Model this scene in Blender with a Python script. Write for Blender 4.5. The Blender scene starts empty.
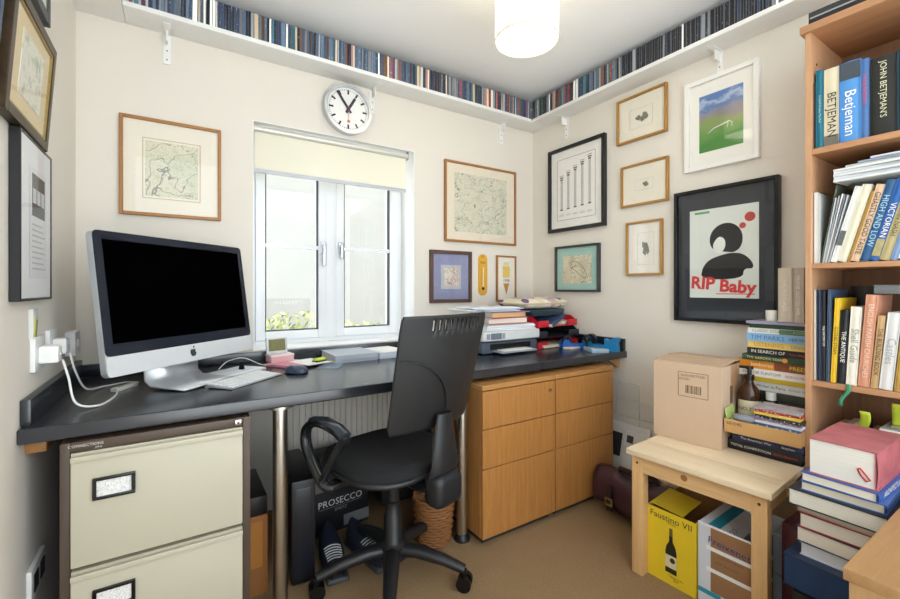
import bpy, bmesh, math, random
from mathutils import Vector, Matrix
random.seed(7)
R_ = math.radians
scene = bpy.context.scene
COL = scene.collection

# ------------------------------------------------------------------ camera
cam_d = bpy.data.cameras.new('camera')
cam_d.sensor_fit = 'HORIZONTAL'
cam_d.sensor_width = 36.0
cam_d.lens = 425.5 / 900 * 36.0
cam_d.shift_y = -11.5 / 900
cam_d.clip_start = 0.02
cam = bpy.data.objects.new('camera', cam_d)
COL.objects.link(cam)
cam.location = (0, 0, 1.13)
cam.rotation_euler = (R_(90), 0, -0.57342)
scene.camera = cam

# ------------------------------------------------------------------ world, exposure
world = bpy.data.worlds.new('daylight')
scene.world = world
world.use_nodes = True
bg = world.node_tree.nodes['Background']
bg.inputs[0].default_value = (0.87, 0.95, 1.0, 1)
bg.inputs[1].default_value = 2.2
sun_d = bpy.data.lights.new('sun', 'SUN'); sun_d.energy = 6.; sun_d.angle = R_(1.5); sun_d.color = (1, .99, .97)
sun = bpy.data.objects.new('sun', sun_d); COL.objects.link(sun); sun.rotation_euler = (0, R_(38), 0)      # added to light the ground outside; aimed past both ends of the room
vs = scene.view_settings
vs.view_transform = 'Standard'
vs.look = 'None'
vs.gamma = 1.0
vs.use_curve_mapping = False
vs.exposure = 0.93
scene.cycles.use_denoising = True
scene.cycles.max_bounces = 10
scene.cycles.diffuse_bounces = 6
scene.cycles.transparent_max_bounces = 12
scene.cycles.caustics_reflective = False
scene.cycles.caustics_refractive = False

# ------------------------------------------------------------------ room numbers (metres)
WL, WR, WB, WF = -0.345, 2.22, 2.31, -0.50     # left, right, window wall, wall behind
HC = 2.455                                     # ceiling
DESK_T, DESK_B, DESK_F = 0.762, 0.722, 1.527   # worktop top, underside, front edge

# ------------------------------------------------------------------ materials
def lin(c):
    if isinstance(c, str):
        c = c.lstrip('#'); c = [int(c[i:i + 2], 16) / 255 for i in (0, 2, 4)]
    return tuple((v / 12.92 if v <= 0.04045 else ((v + 0.055) / 1.055) ** 2.4) for v in c) + (1,)
_mats = {}
class NT:
    def __init__(s, name):
        s.m = bpy.data.materials.new(name); s.m.use_nodes = True
        s.t = s.m.node_tree; s.b = s.t.nodes['Principled BSDF']
    def n(s, k, **kw):
        x = s.t.nodes.new('ShaderNode' + k)
        for a, v in kw.items():
            if a in x.inputs: x.inputs[a].default_value = v
            else: setattr(x, a, v)
        return x
    def l(s, a, b): s.t.links.new(a, b)
    def coord(s, scale=(1, 1, 1), kind='Object', rot=(0, 0, 0)):
        c = s.n('TexCoord'); m = s.n('Mapping'); m.inputs['Scale'].default_value = scale
        m.inputs['Rotation'].default_value = rot
        s.l(c.outputs[kind], m.inputs[0]); return m.outputs[0]
    def noise(s, co, scale, detail=3, rough=.5):
        x = s.n('TexNoise'); x.inputs['Scale'].default_value = scale; x.inputs['Detail'].default_value = detail
        x.inputs['Roughness'].default_value = rough; s.l(co, x.inputs['Vector']); return x.outputs['Fac']
    def ramp(s, fac, stops, mode='LINEAR'):
        r = s.n('ValToRGB'); r.color_ramp.interpolation = mode
        e = r.color_ramp.elements
        while len(e) < len(stops): e.new(0.5)
        for el, (p, c) in zip(e, stops): el.position = p; el.color = lin(c)
        s.l(fac, r.inputs[0]); return r.outputs[0]
    def mix(s, fac, a, b):
        x = s.n('Mix'); x.data_type = 'RGBA'
        for v, i in ((fac, 0), (a, 6), (b, 7)):
            if hasattr(v, 'is_linked'): s.l(v, x.inputs[i])
            else: x.inputs[i].default_value = v
        return x.outputs[2]
    def bump(s, h, strength, dist=0.01):
        b = s.n('Bump'); b.inputs['Strength'].default_value = strength; b.inputs['Distance'].default_value = dist
        s.l(h, b.inputs['Height']); s.l(b.outputs[0], s.b.inputs['Normal'])
    def set(s, rough=.5, metal=0, spec=.5):
        s.b.inputs['Roughness'].default_value = rough; s.b.inputs['Metallic'].default_value = metal
        s.b.inputs['Specular IOR Level'].default_value = spec
        return s.m
def M(color, rough=.55, metal=0., var=.06, scale=14., bump=0., bscale=200., spec=.5):
    """plain paint / plastic / paper with slight procedural unevenness"""
    key = (str(color), rough, metal, var, scale, bump, bscale, spec)
    if key in _mats: return _mats[key]
    t = NT('mat'); c = lin(color); co = t.coord()
    f = t.noise(co, scale, 4)
    lo = tuple(max(0, v * (1 - var)) for v in c[:3]) + (1,); hi = tuple(min(1, v * (1 + var)) for v in c[:3]) + (1,)
    t.l(t.mix(f, lo, hi), t.b.inputs['Base Color'])
    if bump: t.bump(t.noise(co, bscale, 2), bump, .004)
    _mats[key] = t.set(rough, metal, spec)
    return _mats[key]
def wood(c1, c2, axis='z', scale=1., rough=.45, knots=False):
    key = ('wood', c1, c2, axis, scale, rough)
    if key in _mats: return _mats[key]
    t = NT('wood'); k = {'x': (1.2, 26, 26), 'y': (26, 1.2, 26), 'z': (26, 26, 1.2)}[axis]
    co = t.coord(tuple(v * scale for v in k))
    f = t.noise(co, 3.0, 6, .65); g = t.noise(co, 11.0, 3, .7)
    a = t.n('Math'); a.operation = 'MULTIPLY_ADD'; t.l(g, a.inputs[0]); a.inputs[1].default_value = .45
    h = t.n('Math'); h.operation = 'MULTIPLY'; t.l(f, h.inputs[0]); h.inputs[1].default_value = .62; t.l(h.outputs[0], a.inputs[2])
    t.l(t.ramp(a.outputs[0], [(.28, c1), (.72, c2)]), t.b.inputs['Base Color'])
    t.bump(a.outputs[0], .06, .002)
    _mats[key] = t.set(rough); return _mats[key]
def printed(c, ink, amount=.62, sx=420., sz=60., rough=.35, vary=0.):
    """spine / page with fine specks of print"""
    key = ('print', c, ink, amount, sx, sz, rough, vary)
    if key in _mats: return _mats[key]
    t = NT('print'); oi = t.n('ObjectInfo'); av = t.n('VectorMath'); av.operation = 'ADD'
    sv = t.n('VectorMath'); sv.operation = 'SCALE'; sv.inputs[0].default_value = (37., 53., 91.); t.l(oi.outputs['Random'], sv.inputs['Scale'])
    t.l(t.coord((sx, sx, sz)), av.inputs[0]); t.l(sv.outputs[0], av.inputs[1]); f = t.noise(av.outputs[0], 1., 2, .6)
    r = t.n('ValToRGB'); r.color_ramp.elements[0].position = amount - .02; r.color_ramp.elements[1].position = amount + .05
    t.l(f, r.inputs[0]); col = t.mix(r.outputs[0], lin(c), lin(ink))
    if vary:        # cases of one colour differ a little in lightness
        hs = t.n('HueSaturation'); mr = t.n('MapRange'); mr.inputs['To Min'].default_value = 1 - vary; mr.inputs['To Max'].default_value = 1 + vary * 1.6
        t.l(oi.outputs['Random'], mr.inputs['Value']); t.l(mr.outputs[0], hs.inputs['Value']); t.l(col, hs.inputs['Color']); col = hs.outputs[0]
    t.l(col, t.b.inputs['Base Color'])
    _mats[key] = t.set(rough); return _mats[key]
def pages(c='#efe9dc', axis='z'):
    key = ('pages', c, axis)
    if key in _mats: return _mats[key]
    t = NT('pages'); sc = {'z': (3, 3, 900), 'x': (900, 3, 3)}[axis]
    f = t.noise(t.coord(sc), 1., 2); d = lin(c)
    t.l(t.mix(f, tuple(v * .78 for v in d[:3]) + (1,), d), t.b.inputs['Base Color'])
    _mats[key] = t.set(.8); return _mats[key]
def old_map(name, paper, line, tint, sc=9., seed=0.):
    """engraved map: tinted fields, contour hatching, a few roads and a river"""
    t = NT(name); co = t.coord((1, 1, 1)); m = t.n('Mapping'); t.l(co, m.inputs[0]); m.inputs['Location'].default_value = (seed, seed * .7, seed * 1.3)
    co = m.outputs[0]
    def mth(op, a, b=None):
        x = t.n('Math'); x.operation = op
        for k, v in enumerate((a, b)):
            if v is None: continue
            if isinstance(v, (int, float)): x.inputs[k].default_value = v
            else: t.l(v, x.inputs[k])
        return x.outputs[0]
    def iso(scale, bands, width, det=3):
        f = t.noise(co, scale, det, .55); fr = mth('FRACT', mth('MULTIPLY', f, bands))
        return mth('LESS_THAN', mth('ABSOLUTE', mth('SUBTRACT', fr, .5)), width)
    base = t.mix(t.ramp(t.noise(co, sc * .55, 3), [(.42, '#000000'), (.62, '#cccccc')]), lin(paper), lin(tint))
    fine = iso(sc * .9, 9., .09, 5); road = iso(sc * .45, 3., .022, 2); river = iso(sc * .28, 2., .02, 2)
    base = t.mix(mth('MULTIPLY', fine, .28), base, lin(line)); base = t.mix(mth('MULTIPLY', road, .75), base, lin(line)); base = t.mix(mth('MULTIPLY', river, .8), base, lin('#7f8f86'))
    town = mth('MULTIPLY', mth('GREATER_THAN', t.noise(co, sc * 6., 2), .58), mth('GREATER_THAN', t.noise(co, sc * .5, 2), .56))
    base = t.mix(mth('MULTIPLY', town, .6), base, lin(line))
    t.l(base, t.b.inputs['Base Color']); return t.set(.6)
def glass_mat():
    if 'glass' in _mats: return _mats['glass']
    t = NT('glass'); lw = t.n('LayerWeight'); lw.inputs[0].default_value = .5
    pw = t.n('Math'); pw.operation = 'POWER'; t.l(lw.outputs['Facing'], pw.inputs[0]); pw.inputs[1].default_value = 4.
    fr = t.n('Math'); fr.operation = 'MULTIPLY_ADD'; t.l(pw.outputs[0], fr.inputs[0]); fr.inputs[1].default_value = .22; fr.inputs[2].default_value = .02
    tr = t.n('BsdfTransparent'); gl = t.n('BsdfGlossy'); gl.inputs['Roughness'].default_value = .02
    mx = t.n('MixShader'); t.l(fr.outputs[0], mx.inputs[0]); t.l(tr.outputs[0], mx.inputs[1]); t.l(gl.outputs[0], mx.inputs[2])
    t.l(mx.outputs[0], t.t.nodes['Material Output'].inputs[0])
    _mats['glass'] = t.m; return t.m

# ------------------------------------------------------------------ mesh helpers
class MB:
    def __init__(s): s.bm = bmesh.new()
    def box(s, x0, x1, y0, y1, z0, z1, bev=0., seg=2, m=None):
        b = bmesh.new()
        bmesh.ops.create_cube(b, size=1)
        for v in b.verts:
            v.co = Vector(((x0 + x1) / 2 + v.co.x * (x1 - x0), (y0 + y1) / 2 + v.co.y * (y1 - y0), (z0 + z1) / 2 + v.co.z * (z1 - z0)))
        if bev: bmesh.ops.bevel(b, geom=list(b.edges), offset=bev, segments=seg, profile=.6, affect='EDGES')
        if m: b.transform(m)
        return s._add(b)
    def _add(s, b):
        me = bpy.data.meshes.new('tmp'); b.to_mesh(me); b.free(); s.bm.from_mesh(me); bpy.data.meshes.remove(me); return s
    def ring(s, p, r, ax, n):
        ax = Vector(ax).normalized(); u = ax.orthogonal().normalized(); w = ax.cross(u)
        return [s.bm.verts.new(Vector(p) + (u * math.cos(2 * math.pi * i / n) + w * math.sin(2 * math.pi * i / n)) * r) for i in range(n)]
    def cyl(s, p0, p1, r0, r1=None, n=20, caps=True):
        r1 = r0 if r1 is None else r1; ax = Vector(p1) - Vector(p0)
        a, b = s.ring(p0, r0, ax, n), s.ring(p1, r1, ax, n)
        for i in range(n): s.bm.faces.new((a[i], a[(i + 1) % n], b[(i + 1) % n], b[i]))
        if caps: s.bm.faces.new(a[::-1]); s.bm.faces.new(b)
        return s
    def lathe(s, prof, n=28, c=(0, 0, 0), cap0=True, cap1=True):
        c = Vector(c); rs = []
        for r, z in prof:
            rs.append([s.bm.verts.new(c + Vector((r * math.cos(2 * math.pi * i / n), r * math.sin(2 * math.pi * i / n), z))) for i in range(n)])
        for a, b in zip(rs, rs[1:]):
            for i in range(n): s.bm.faces.new((a[i], a[(i + 1) % n], b[(i + 1) % n], b[i]))
        if cap0: s.bm.faces.new(rs[0][::-1])
        if cap1: s.bm.faces.new(rs[-1])
        return s
    def tube(s, pts, r, n=8, wide=1., up=(0, 0, 1), closed=False):
        """sweep an (optionally flattened) ring along a path; r a number or a list"""
        pts = [Vector(p) for p in pts]; rs = []; N = len(pts)
        for i, p in enumerate(pts):
            a = pts[(i - 1) % N] if (i or closed) else p; b = pts[(i + 1) % N] if (i < N - 1 or closed) else p
            t = (b - a).normalized(); u = Vector(up).cross(t)
            if u.length < 1e-4: u = t.orthogonal()
            u.normalize(); w = t.cross(u); q = r[i] if isinstance(r, (list, tuple)) else r
            rs.append([s.bm.verts.new(p + u * math.cos(2 * math.pi * k / n) * q * wide + w * math.sin(2 * math.pi * k / n) * q) for k in range(n)])
        pr = list(zip(rs, rs[1:])) + ([(rs[-1], rs[0])] if closed else [])
        for a, b in pr:
            for k in range(n): s.bm.faces.new((a[k], a[(k + 1) % n], b[(k + 1) % n], b[k]))
        if not closed: s.bm.faces.new(rs[0][::-1]); s.bm.faces.new(rs[-1])
        return s
    def prism(s, pts, y0, y1):
        """outline in local x,z extruded from y0 to y1"""
        a = [s.bm.verts.new((x, y0, z)) for x, z in pts]; b = [s.bm.verts.new((x, y1, z)) for x, z in pts]
        n = len(pts); s.bm.faces.new(a); s.bm.faces.new(b[::-1])
        for i in range(n): s.bm.faces.new((a[i], b[i], b[(i + 1) % n], a[(i + 1) % n]))
        return s
    def grid(s, f, nu, nv, closed_u=False):
        vs_ = [[s.bm.verts.new(f(i / (nu if closed_u else nu - 1), j / (nv - 1))) for i in range(nu)] for j in range(nv)]
        for j in range(nv - 1):
            for i in range(nu if closed_u else nu - 1):
                s.bm.faces.new((vs_[j][i], vs_[j][(i + 1) % nu], vs_[j + 1][(i + 1) % nu], vs_[j + 1][i]))
        return vs_
    def build(s, name, mat, parent=None, smooth=40, loc=None, rot=None):
        me = bpy.data.meshes.new(name)
        bmesh.ops.recalc_face_normals(s.bm, faces=s.bm.faces)
        s.bm.to_mesh(me); s.bm.free()
        if smooth:
            me.shade_smooth(); me.set_sharp_from_angle(angle=R_(smooth))
        me.materials.append(mat)
        o = bpy.data.objects.new(name, me); COL.objects.link(o)
        if parent: o.parent = parent
        if loc: o.location = loc
        if rot: o.rotation_euler = rot
        return o
def thing(name, label, cat, loc=(0, 0, 0), rot=0., group=None):
    o = bpy.data.objects.new(name, None); COL.objects.link(o); o.empty_display_size = .05
    o.location = loc; o.rotation_euler = rot if isinstance(rot, tuple) else (0, 0, rot)
    o['label'] = label; o['category'] = cat
    if group: o['group'] = group
    return o
def tag(o, label, cat, group=None):
    o['label'] = label; o['category'] = cat
    if group: o['group'] = group
    return o
def struct(o, kind='structure'):
    o['kind'] = kind; return o
_texts = []
def text(s, parent, loc, rot, mat, width=None, height=None, name='lettering', align='CENTER'):
    """flat lettering; fitted to width / height at the end of the script"""
    c = bpy.data.curves.new(name, 'FONT'); c.body = s; c.size = .1; c.align_x = align; c.align_y = 'CENTER'; c.extrude = .0
    c.resolution_u = 2
    c.materials.append(mat)
    o = bpy.data.objects.new(name, c); COL.objects.link(o); o.parent = parent; o.location = loc; o.rotation_euler = rot
    _texts.append((o, width, height)); return o
UPR = (R_(90), 0, 0)       # lettering in the local x-z plane, facing local -y

# shared materials
WHITE = M('#eeeeec', .45, var=.02)
WALLC = M('#e5dfd5', .9, var=.025, scale=3., bump=.12, bscale=60.)
CEILM = M('#f8f9fa', .9, var=.015, scale=2.)
UPVC = M('#eef1f5', .3, var=.01)
BLACKP = M('#16171a', .42, var=.08)
BLACKS = M('#0d0e10', .25, var=.05)
STEEL = M('#c9c6be', .28, 1., var=.05)
CHROME = M('#d8dadc', .15, 1., var=.02)
PINE = wood('#d9b07c', '#efd5ab', 'x')
CARD = M('#c39a6b', .8, var=.07, scale=30., bump=.08)
PAPER = M('#f0efeb', .8, var=.03)
INK = M('#24242a', .8, var=.05)

# ------------------------------------------------------------------ the setting
def carpet():
    t = NT('carpet'); co = t.coord(); f = t.noise(co, 9., 4, .6); g = t.noise(co, 150., 3, .7)
    a = t.mix(f, lin('#7c6448'), lin('#927857')); b = t.mix(g, lin('#5c4832'), lin('#c4a680'))
    t.l(t.mix(.5, a, b), t.b.inputs['Base Color']); t.bump(g, .5, .006); return t.set(.95, 0, .1)
struct(MB().box(WL - .15, WR + .15, WF - .15, WB + .15, -.10, 0).build('floor', carpet(), smooth=0))
struct(MB().box(WL - .15, WR + .15, WF - .15, WB + .3, HC, HC + .12).build('ceiling', CEILM, smooth=0))
struct(MB().box(WL - .14, WL, WF - .14, WB + .3, 0, HC).build('wall_left', WALLC, smooth=0))
wall_right = struct(MB().box(WR, WR + .14, WF - .14, WB + .3, 0, HC).build('wall_right', WALLC, smooth=0))
RX0, RX1, RZ0, RZ1 = .325, 1.232, .812, 1.966      # window recess
wb = MB()
wb.box(WL, RX0, WB, WB + .30, 0, HC).box(RX1, WR, WB, WB + .30, 0, HC)
wb.box(RX0, RX1, WB, WB + .30, 0, RZ0).box(RX0, RX1, WB, WB + .30, RZ1, HC)
struct(wb.build('wall_window', WALLC, smooth=0))
# unseen wall behind the viewer; its opening is widened to let in fill light
DX0, DX1, DZ = -.33, 2.18, 2.44
wf = MB(); wf.box(WL, DX0, WF - .14, WF, 0, HC).box(DX1, WR, WF - .14, WF, 0, HC).box(DX0, DX1, WF - .14, WF, DZ, HC)
struct(wf.build('wall_rear', WALLC, smooth=0))

# window
win = bpy.data.objects.new('window_1', None); COL.objects.link(win); win.location = (0, 0, 0); struct(win)
FY0, FY1 = WB + .18, WB + .26
f = MB()
f.box(RX0, RX0 + .035, FY0, FY1, RZ0, RZ1, .003).box(RX1 - .035, RX1, FY0, FY1, RZ0, RZ1, .003)
f.box(RX0 + .035, RX1 - .035, FY0, FY1, RZ0, RZ0 + .03, .003).box(RX0 + .035, RX1 - .035, FY0, FY1, RZ1 - .035, RZ1, .003)
f.box(.745, .80, FY0 - .006, FY1, RZ0 + .03, RZ1 - .035, .004)
f.build('window_frame', UPVC, win)
MB().box(RX0, RX1, WB - .0, FY0, RZ0 - .005, RZ0 + .008, .003).build('window_sill', WHITE, win)
b = MB(); b.box(RX0, RX0 + .003, WB, FY0, RZ0 + .008, RZ1).box(RX1 - .003, RX1, WB, FY0, RZ0 + .008, RZ1).box(RX0 + .003, RX1 - .003, WB, FY0, RZ1 - .003, RZ1); b.build('reveal_lining', M('#f6f6f4', .6, var=.01), win, 0)
for k, (a, b) in enumerate(((.362, .745), (.80, 1.195))):
    s0, s1 = FY0 - .012, FY1 - .014
    z0, z1 = RZ0 + .032, RZ1 - .037; fw = .048
    sash = MB()
    sash.box(a, a + fw, s0, s1, z0, z1, .004).box(b - fw, b, s0, s1, z0, z1, .004)
    sash.box(a + fw, b - fw, s0, s1, z0, z0 + fw, .004).box(a + fw, b - fw, s0, s1, z1 - fw, z1, .004)
    sh = sash.build('casement', UPVC, win)
    MB().box(a + fw, b - fw, s0 + .006, s0 + .03, 1.352, 1.374, .003).build('glazing_bar', UPVC, sh)
    g = MB()
    for (p, q) in ((a + fw, a + fw + .006), (b - fw - .006, b - fw)): g.box(p, q, s0 + .008, s0 + .036, z0 + fw, z1 - fw)
    g.box(a + fw, b - fw, s0 + .008, s0 + .036, z0 + fw, z0 + fw + .006)
    g.build('gasket', M('#3c4046', .6), sh)
    MB().box(a + fw, b - fw, s0 + .032, s0 + .036, z0 + fw, 1.352).build('pane', glass_mat(), sh)
    MB().box(a + fw, b - fw, s0 + .032, s0 + .036, 1.374, z1 - fw).build('pane', glass_mat(), sh)
    hx = b - .024 if k == 0 else a + .024
    h = MB(); h.box(hx - .012, hx + .012, s0 - .012, s0, 1.33, 1.40, .004).cyl((hx, s0 - .012, 1.375), (hx, s0 - .035, 1.375), .008)
    h.box(hx - .009, hx + .009, s0 - .045, s0 - .03, 1.255 if k == 0 else 1.30, 1.388, .005)
    h.build('window_handle', M('#b9bcc2', .3, .8), sh)
# outside
struct(MB().box(-14, 16, -14, 16, -.35, -.25).build('ground_outside', M('#cfd0cf', .95, var=.08, scale=.7), smooth=0))  # carried on behind the room, pale, to bounce sunlight towards the ceiling
ow = MB().box(-3, 13, 7.0, 7.3, -.25, 5.2).build('neighbour_wall', M('#8f8d87', .95, var=.10, scale=2.), smooth=0)
tag(ow, 'pale rendered wall of the neighbouring building seen through the window', 'wall')
hd = MB()
for i in range(5200):
    x = random.uniform(-.5, 6.5); h = .80 + .07 * math.sin(x * 2.3) + .05 * math.sin(x * 5.1 + 1)
    y = 4.9 + random.uniform(-.3, .3); z = random.uniform(-.2, h) ; c = Vector((x, y, z))
    a = Vector((random.gauss(0, 1), random.gauss(0, 1), random.gauss(0, 1))).normalized() * .045; b_ = a.orthogonal().normalized() * .028
    hd.bm.faces.new([hd.bm.verts.new(c + q) for q in (a, b_, -a, -b_)])
tag(hd.build('hedge', M('#7f8557', .8, var=.4, scale=6.), smooth=0), 'low leafy green hedge outside below the window panes', 'hedge')

# white tiles low on the right wall
tm = M('#dcdad4', .25, var=.04, scale=4.)
tile_me = None
for r in range(4):
    for c in range(5):
        y1 = 2.05 - c * .152; z0 = .585 - (r + 1) * .101
        if r == 0 and y1 < 1.46: continue
        if tile_me is None:
            o = MB().box(-.008, 0, -.149, 0, 0, .098, .0015, 1).build('tile', tm, wall_right); tile_me = o.data
        else:
            o = bpy.data.objects.new('tile', tile_me); COL.objects.link(o); o.parent = wall_right
        o.location = (WR, y1, z0)

# ------------------------------------------------------------------ high CD shelves
SB, ST, SD = 2.275, 2.296, .148
def bracket(parent, loc, rz):
    b = MB(); b.box(-.015, .015, -.004, 0, -.135, 0, .001).box(-.015, .015, -.105, -.004, -.004, 0, .001)
    b.box(-.003, .003, -.05, -.004, -.05, -.004)
    o = b.build('bracket', WHITE, parent, loc=loc, rot=(0, 0, rz))
    for z in (-.03, -.075, -.115): MB().cyl((0, -.0055, z), (0, -.004, z), .0035, n=8).build('screw', M('#8d8f92', .3, .8), o)
sh = thing('wall_shelf', 'long white shelf full of CDs above the window, on white brackets', 'shelf', (WL, WB, SB))
MB().box(.166, WR - WL, -SD, 0, 0, ST - SB, .002).build('board', WHITE, sh)
for x in (-.031, .955, 1.917): bracket(sh, (x - WL, 0, 0), 0)
sh = thing('wall_shelf', 'long white shelf full of CDs along the wall of small gold frames', 'shelf', (WR, WB - SD, SB))
MB().box(-SD, 0, -1.95, 0, 0, ST - SB, .002).build('board', WHITE, sh)
for y in (1.985, 1.023): bracket(sh, (0, y - WB + SD, 0), R_(-90))
sh = thing('wall_shelf', 'short white shelf over the framed pictures beside the monitor', 'shelf', (WL, WB, SB))
MB().box(0, .164, -.75, 0, 0, ST - SB, .002).build('board', WHITE, sh)

cd_cols = {'navy': ('#2b3a55', '#b9c6d8'), 'slate blue': ('#52677f', '#d5dde6'), 'black': ('#1b1b1e', '#a8a8a8'), 'white': ('#dcdcd6', '#5c5c66'),
           'cream': ('#d2c2a0', '#6a5b48'), 'red': ('#a5293a', '#e8d0cc'), 'orange': ('#d56a3f', '#f3dcc8'), 'teal': ('#35697a', '#cfe2e4'),
           'grey': ('#8d9097', '#2c2e33'), 'purple': ('#6a3a63', '#d8c2d6'), 'pink': ('#c98a92', '#5e3038'), 'brown': ('#6b4632', '#d8c0a4'), 'green': ('#4d6b4a', '#d5e0cf')}
_cdm = {}
def ordn(n): return f"{n}{'th' if 10 <= n % 100 <= 20 else {1: 'st', 2: 'nd', 3: 'rd'}.get(n % 10, 'th')}"
CDP = M('#70757e', .25, var=.1)
def cd_mesh(th):
    k = round(th, 4)
    if k not in _cdm:
        b = MB().box(0, th - .0005, .0004, .136, 0, .124)
        n0 = len(b.bm.faces); b.box(th * .10, th * .86, 0, .002, .001, .123)
        b.bm.faces.ensure_lookup_table()
        for f in b.bm.faces[n0:]: f.material_index = 1
        me = bpy.data.meshes.new('cd_case'); b.bm.to_mesh(me); b.bm.free(); me.materials.append(CDP); me.materials.append(None); _cdm[k] = me
    return _cdm[k]
def cd_row(length, place, weights, where, group, rz, limit):
    pos, cnt, n = 0., {}, 0
    rnd = random.Random(len(where))
    while pos < length and n < limit:
        th = rnd.choice((.0104, .0104, .0104, .0112, .0112, .0135, .022))
        names = list(weights(pos / length)); cols = [c for c, _ in names]; ws = [w for _, w in names]
        c = rnd.choices(cols, ws)[0]; cnt[c] = cnt.get(c, 0) + 1; n += 1
        o = bpy.data.objects.new('cd_case', cd_mesh(th)); COL.objects.link(o)
        o.location = place(pos + (0 if rz == 0 else 0), rnd.uniform(0, .006)); o.rotation_euler = (0, rnd.uniform(-.01, .02), rz)
        o.material_slots[1].link = 'OBJECT'; a, b = cd_cols[c]
        o.material_slots[1].material = printed(a, b, .68, 420., 70., .3, .5)
        tag(o, f'{ordn(cnt[c])} {c} CD case {where}', 'cd case', group); pos += th
    return n
w1 = lambda t: (('navy', 26), ('slate blue', 22), ('black', 12), ('white', 15), ('cream', 8), ('grey', 14), ('red', 2.5), ('orange', 2), ('teal', 5), ('purple', 2), ('pink', 2), ('brown', 3))
def w2(t):
    if t < .5: return (('navy', 15), ('black', 24), ('white', 13), ('grey', 12), ('cream', 7), ('red', 7), ('teal', 6), ('brown', 6), ('green', 4), ('slate blue', 6))
    return (('black', 84), ('navy', 6), ('grey', 6), ('white', 4))
n1 = cd_row(2.22, lambda p, d: (-.16 + p, WB - SD + .010 + d, ST), w1, 'counted from the left end of the shelf above the window', 'CDs on the shelf above the window', 0., 185)
cd_row(1.42, lambda p, d: (WR - SD + .010 + d, WB - SD + .0 - p, ST), w2, 'counted from the corner on the shelf over the gold frames', 'CDs on the shelf over the gold frames', R_(-90), 115)

# ------------------------------------------------------------------ pictures
def frame_on(wall, label, c, z0, w, h, fw, dep, fmat, mount, art=None, art_rect=None, cat='picture', name='framed_picture', inner=None, tilt=0., glass=True, bead=None, mount_at=.45):
    """c: position along the wall of the centre; art_rect = (x0, x1, z0, z1) local"""
    rz = {'b': 0., 'r': R_(-90), 'l': R_(90)}[wall]
    loc = {'b': (c, WB, z0), 'r': (WR, c, z0), 'l': (WL, c, z0)}[wall]
    t = thing(name, label, cat, loc, (R_(tilt), 0, rz))
    b = MB(); W = w / 2
    b.box(-W, -W + fw, -dep, -.001, 0, h, .0015, 1).box(W - fw, W, -dep, -.001, 0, h, .0015, 1)
    b.box(-W + fw, W - fw, -dep, -.001, 0, fw, .0015, 1).box(-W + fw, W - fw, -dep, -.001, h - fw, h, .0015, 1)
    b.build('frame', fmat, t)
    if bead:
        q = MB(); e = fw + .006
        q.box(-W + fw, -W + e, -dep * .9, -.002, fw, h - fw).box(W - e, W - fw, -dep * .9, -.002, fw, h - fw)
        q.box(-W + e, W - e, -dep * .9, -.002, fw, fw + .006).box(-W + e, W - e, -dep * .9, -.002, h - fw - .006, h - fw)
        q.build('inner_bead', bead, t)
    MB().box(-W + fw * .8, W - fw * .8, -dep * mount_at, -.003, fw * .8, h - fw * .8).build('mount', mount, t)
    if art:
        x0, x1, a0, a1 = art_rect
        MB().box(x0, x1, -dep * mount_at - .0016, -dep * mount_at, a0, a1).build('print', art, t)
    if inner: inner(t, -dep * mount_at - .0022)
    if glass:
        gy = min(-dep * .75, -dep * mount_at - .0045); MB().box(-W + fw, W - fw, gy, gy + .0015, fw, h - fw).build('glass', glass_mat(), t)
    return t
GOLD = M('#b98a48', .38, .45, var=.15, scale=40.)
OAKF = M('#a5713c', .45, .1, var=.15, scale=40.)
MOUNT = M('#efe8d8', .85, var=.02)
def outline(t, y, x0, x1, z0, z1, mat, th=.0012):
    b = MB(); b.box(x0, x1, y, y + .0004, z0, z0 + th).box(x0, x1, y, y + .0004, z1 - th, z1)
    b.box(x0, x0 + th, y, y + .0004, z0, z1).box(x1 - th, x1, y, y + .0004, z0, z1); b.build('ruled_border', mat, t)
# window wall
frame_on('b', 'old street map in a thin gold frame above the computer monitor', -.009, 1.449, .386, .432, .014, .018, OAKF, MOUNT,
         old_map('map_a', '#ded9bf', '#6f7368', '#c3cdb2', 20., 1.), (-.102, .098, .09, .333),
         inner=lambda t, y: outline(t, y, -.112, .108, .078, .345, M('#c2ab7d', .8), .003))
frame_on('b', 'large pale town map in a thin wooden frame, right of the window', 1.743, 1.43, .60, .524, .014, .02, OAKF, M('#e9dfcb', .85, var=.02),
         old_map('map_b', '#dcd8c4', '#74756a', '#cdd0b4', 24., 4.), (-.222, .215, .068, .452))
def striped(t, y):
    MB().box(-.078, .075, y, y + .0004, .088, .242).build('backing_card', M('#b9bcc0', .8), t)
    MB().box(-.055, .055, y - .001, y, .108, .222).build('print', old_map('map_c', '#e3d8cb', '#5c4f52', '#d6b9ae', 26., 7.), t)
frame_on('b', 'small print on a violet blue mount in a dark brown frame', 1.494, 1.036, .318, .334, .022, .022, M('#5b4038', .5, var=.2), M('#8f93b4', .8, var=.12, scale=8.), inner=striped)
def sweetcorn(t, y):
    b = MB()
    b.box(-.032, .032, y, y + .0004, .165, .245, ); b.build('print', M('#e9c766', .8, var=.2, scale=60.), t)
    MB().box(-.024, .024, y, y + .0004, .25, .275).build('print', M('#ead9a0', .8), t)
    MB().prism([(-.018, .10), (0, .045), (.018, .10), (.028, .125), (-.028, .125)], y, y + .0004).build('print', M('#c98b35', .8, var=.3, scale=80.), t)
    text('1908', t, (0, y - .0003, .143), UPR, M('#3f5a4c', .8), .052)
frame_on('b', 'narrow print with yellow shapes in a thin gold frame beside the corner', 1.957, 1.038, .178, .318, .011, .018, OAKF, M('#f1ede2', .85), inner=sweetcorn)
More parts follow.
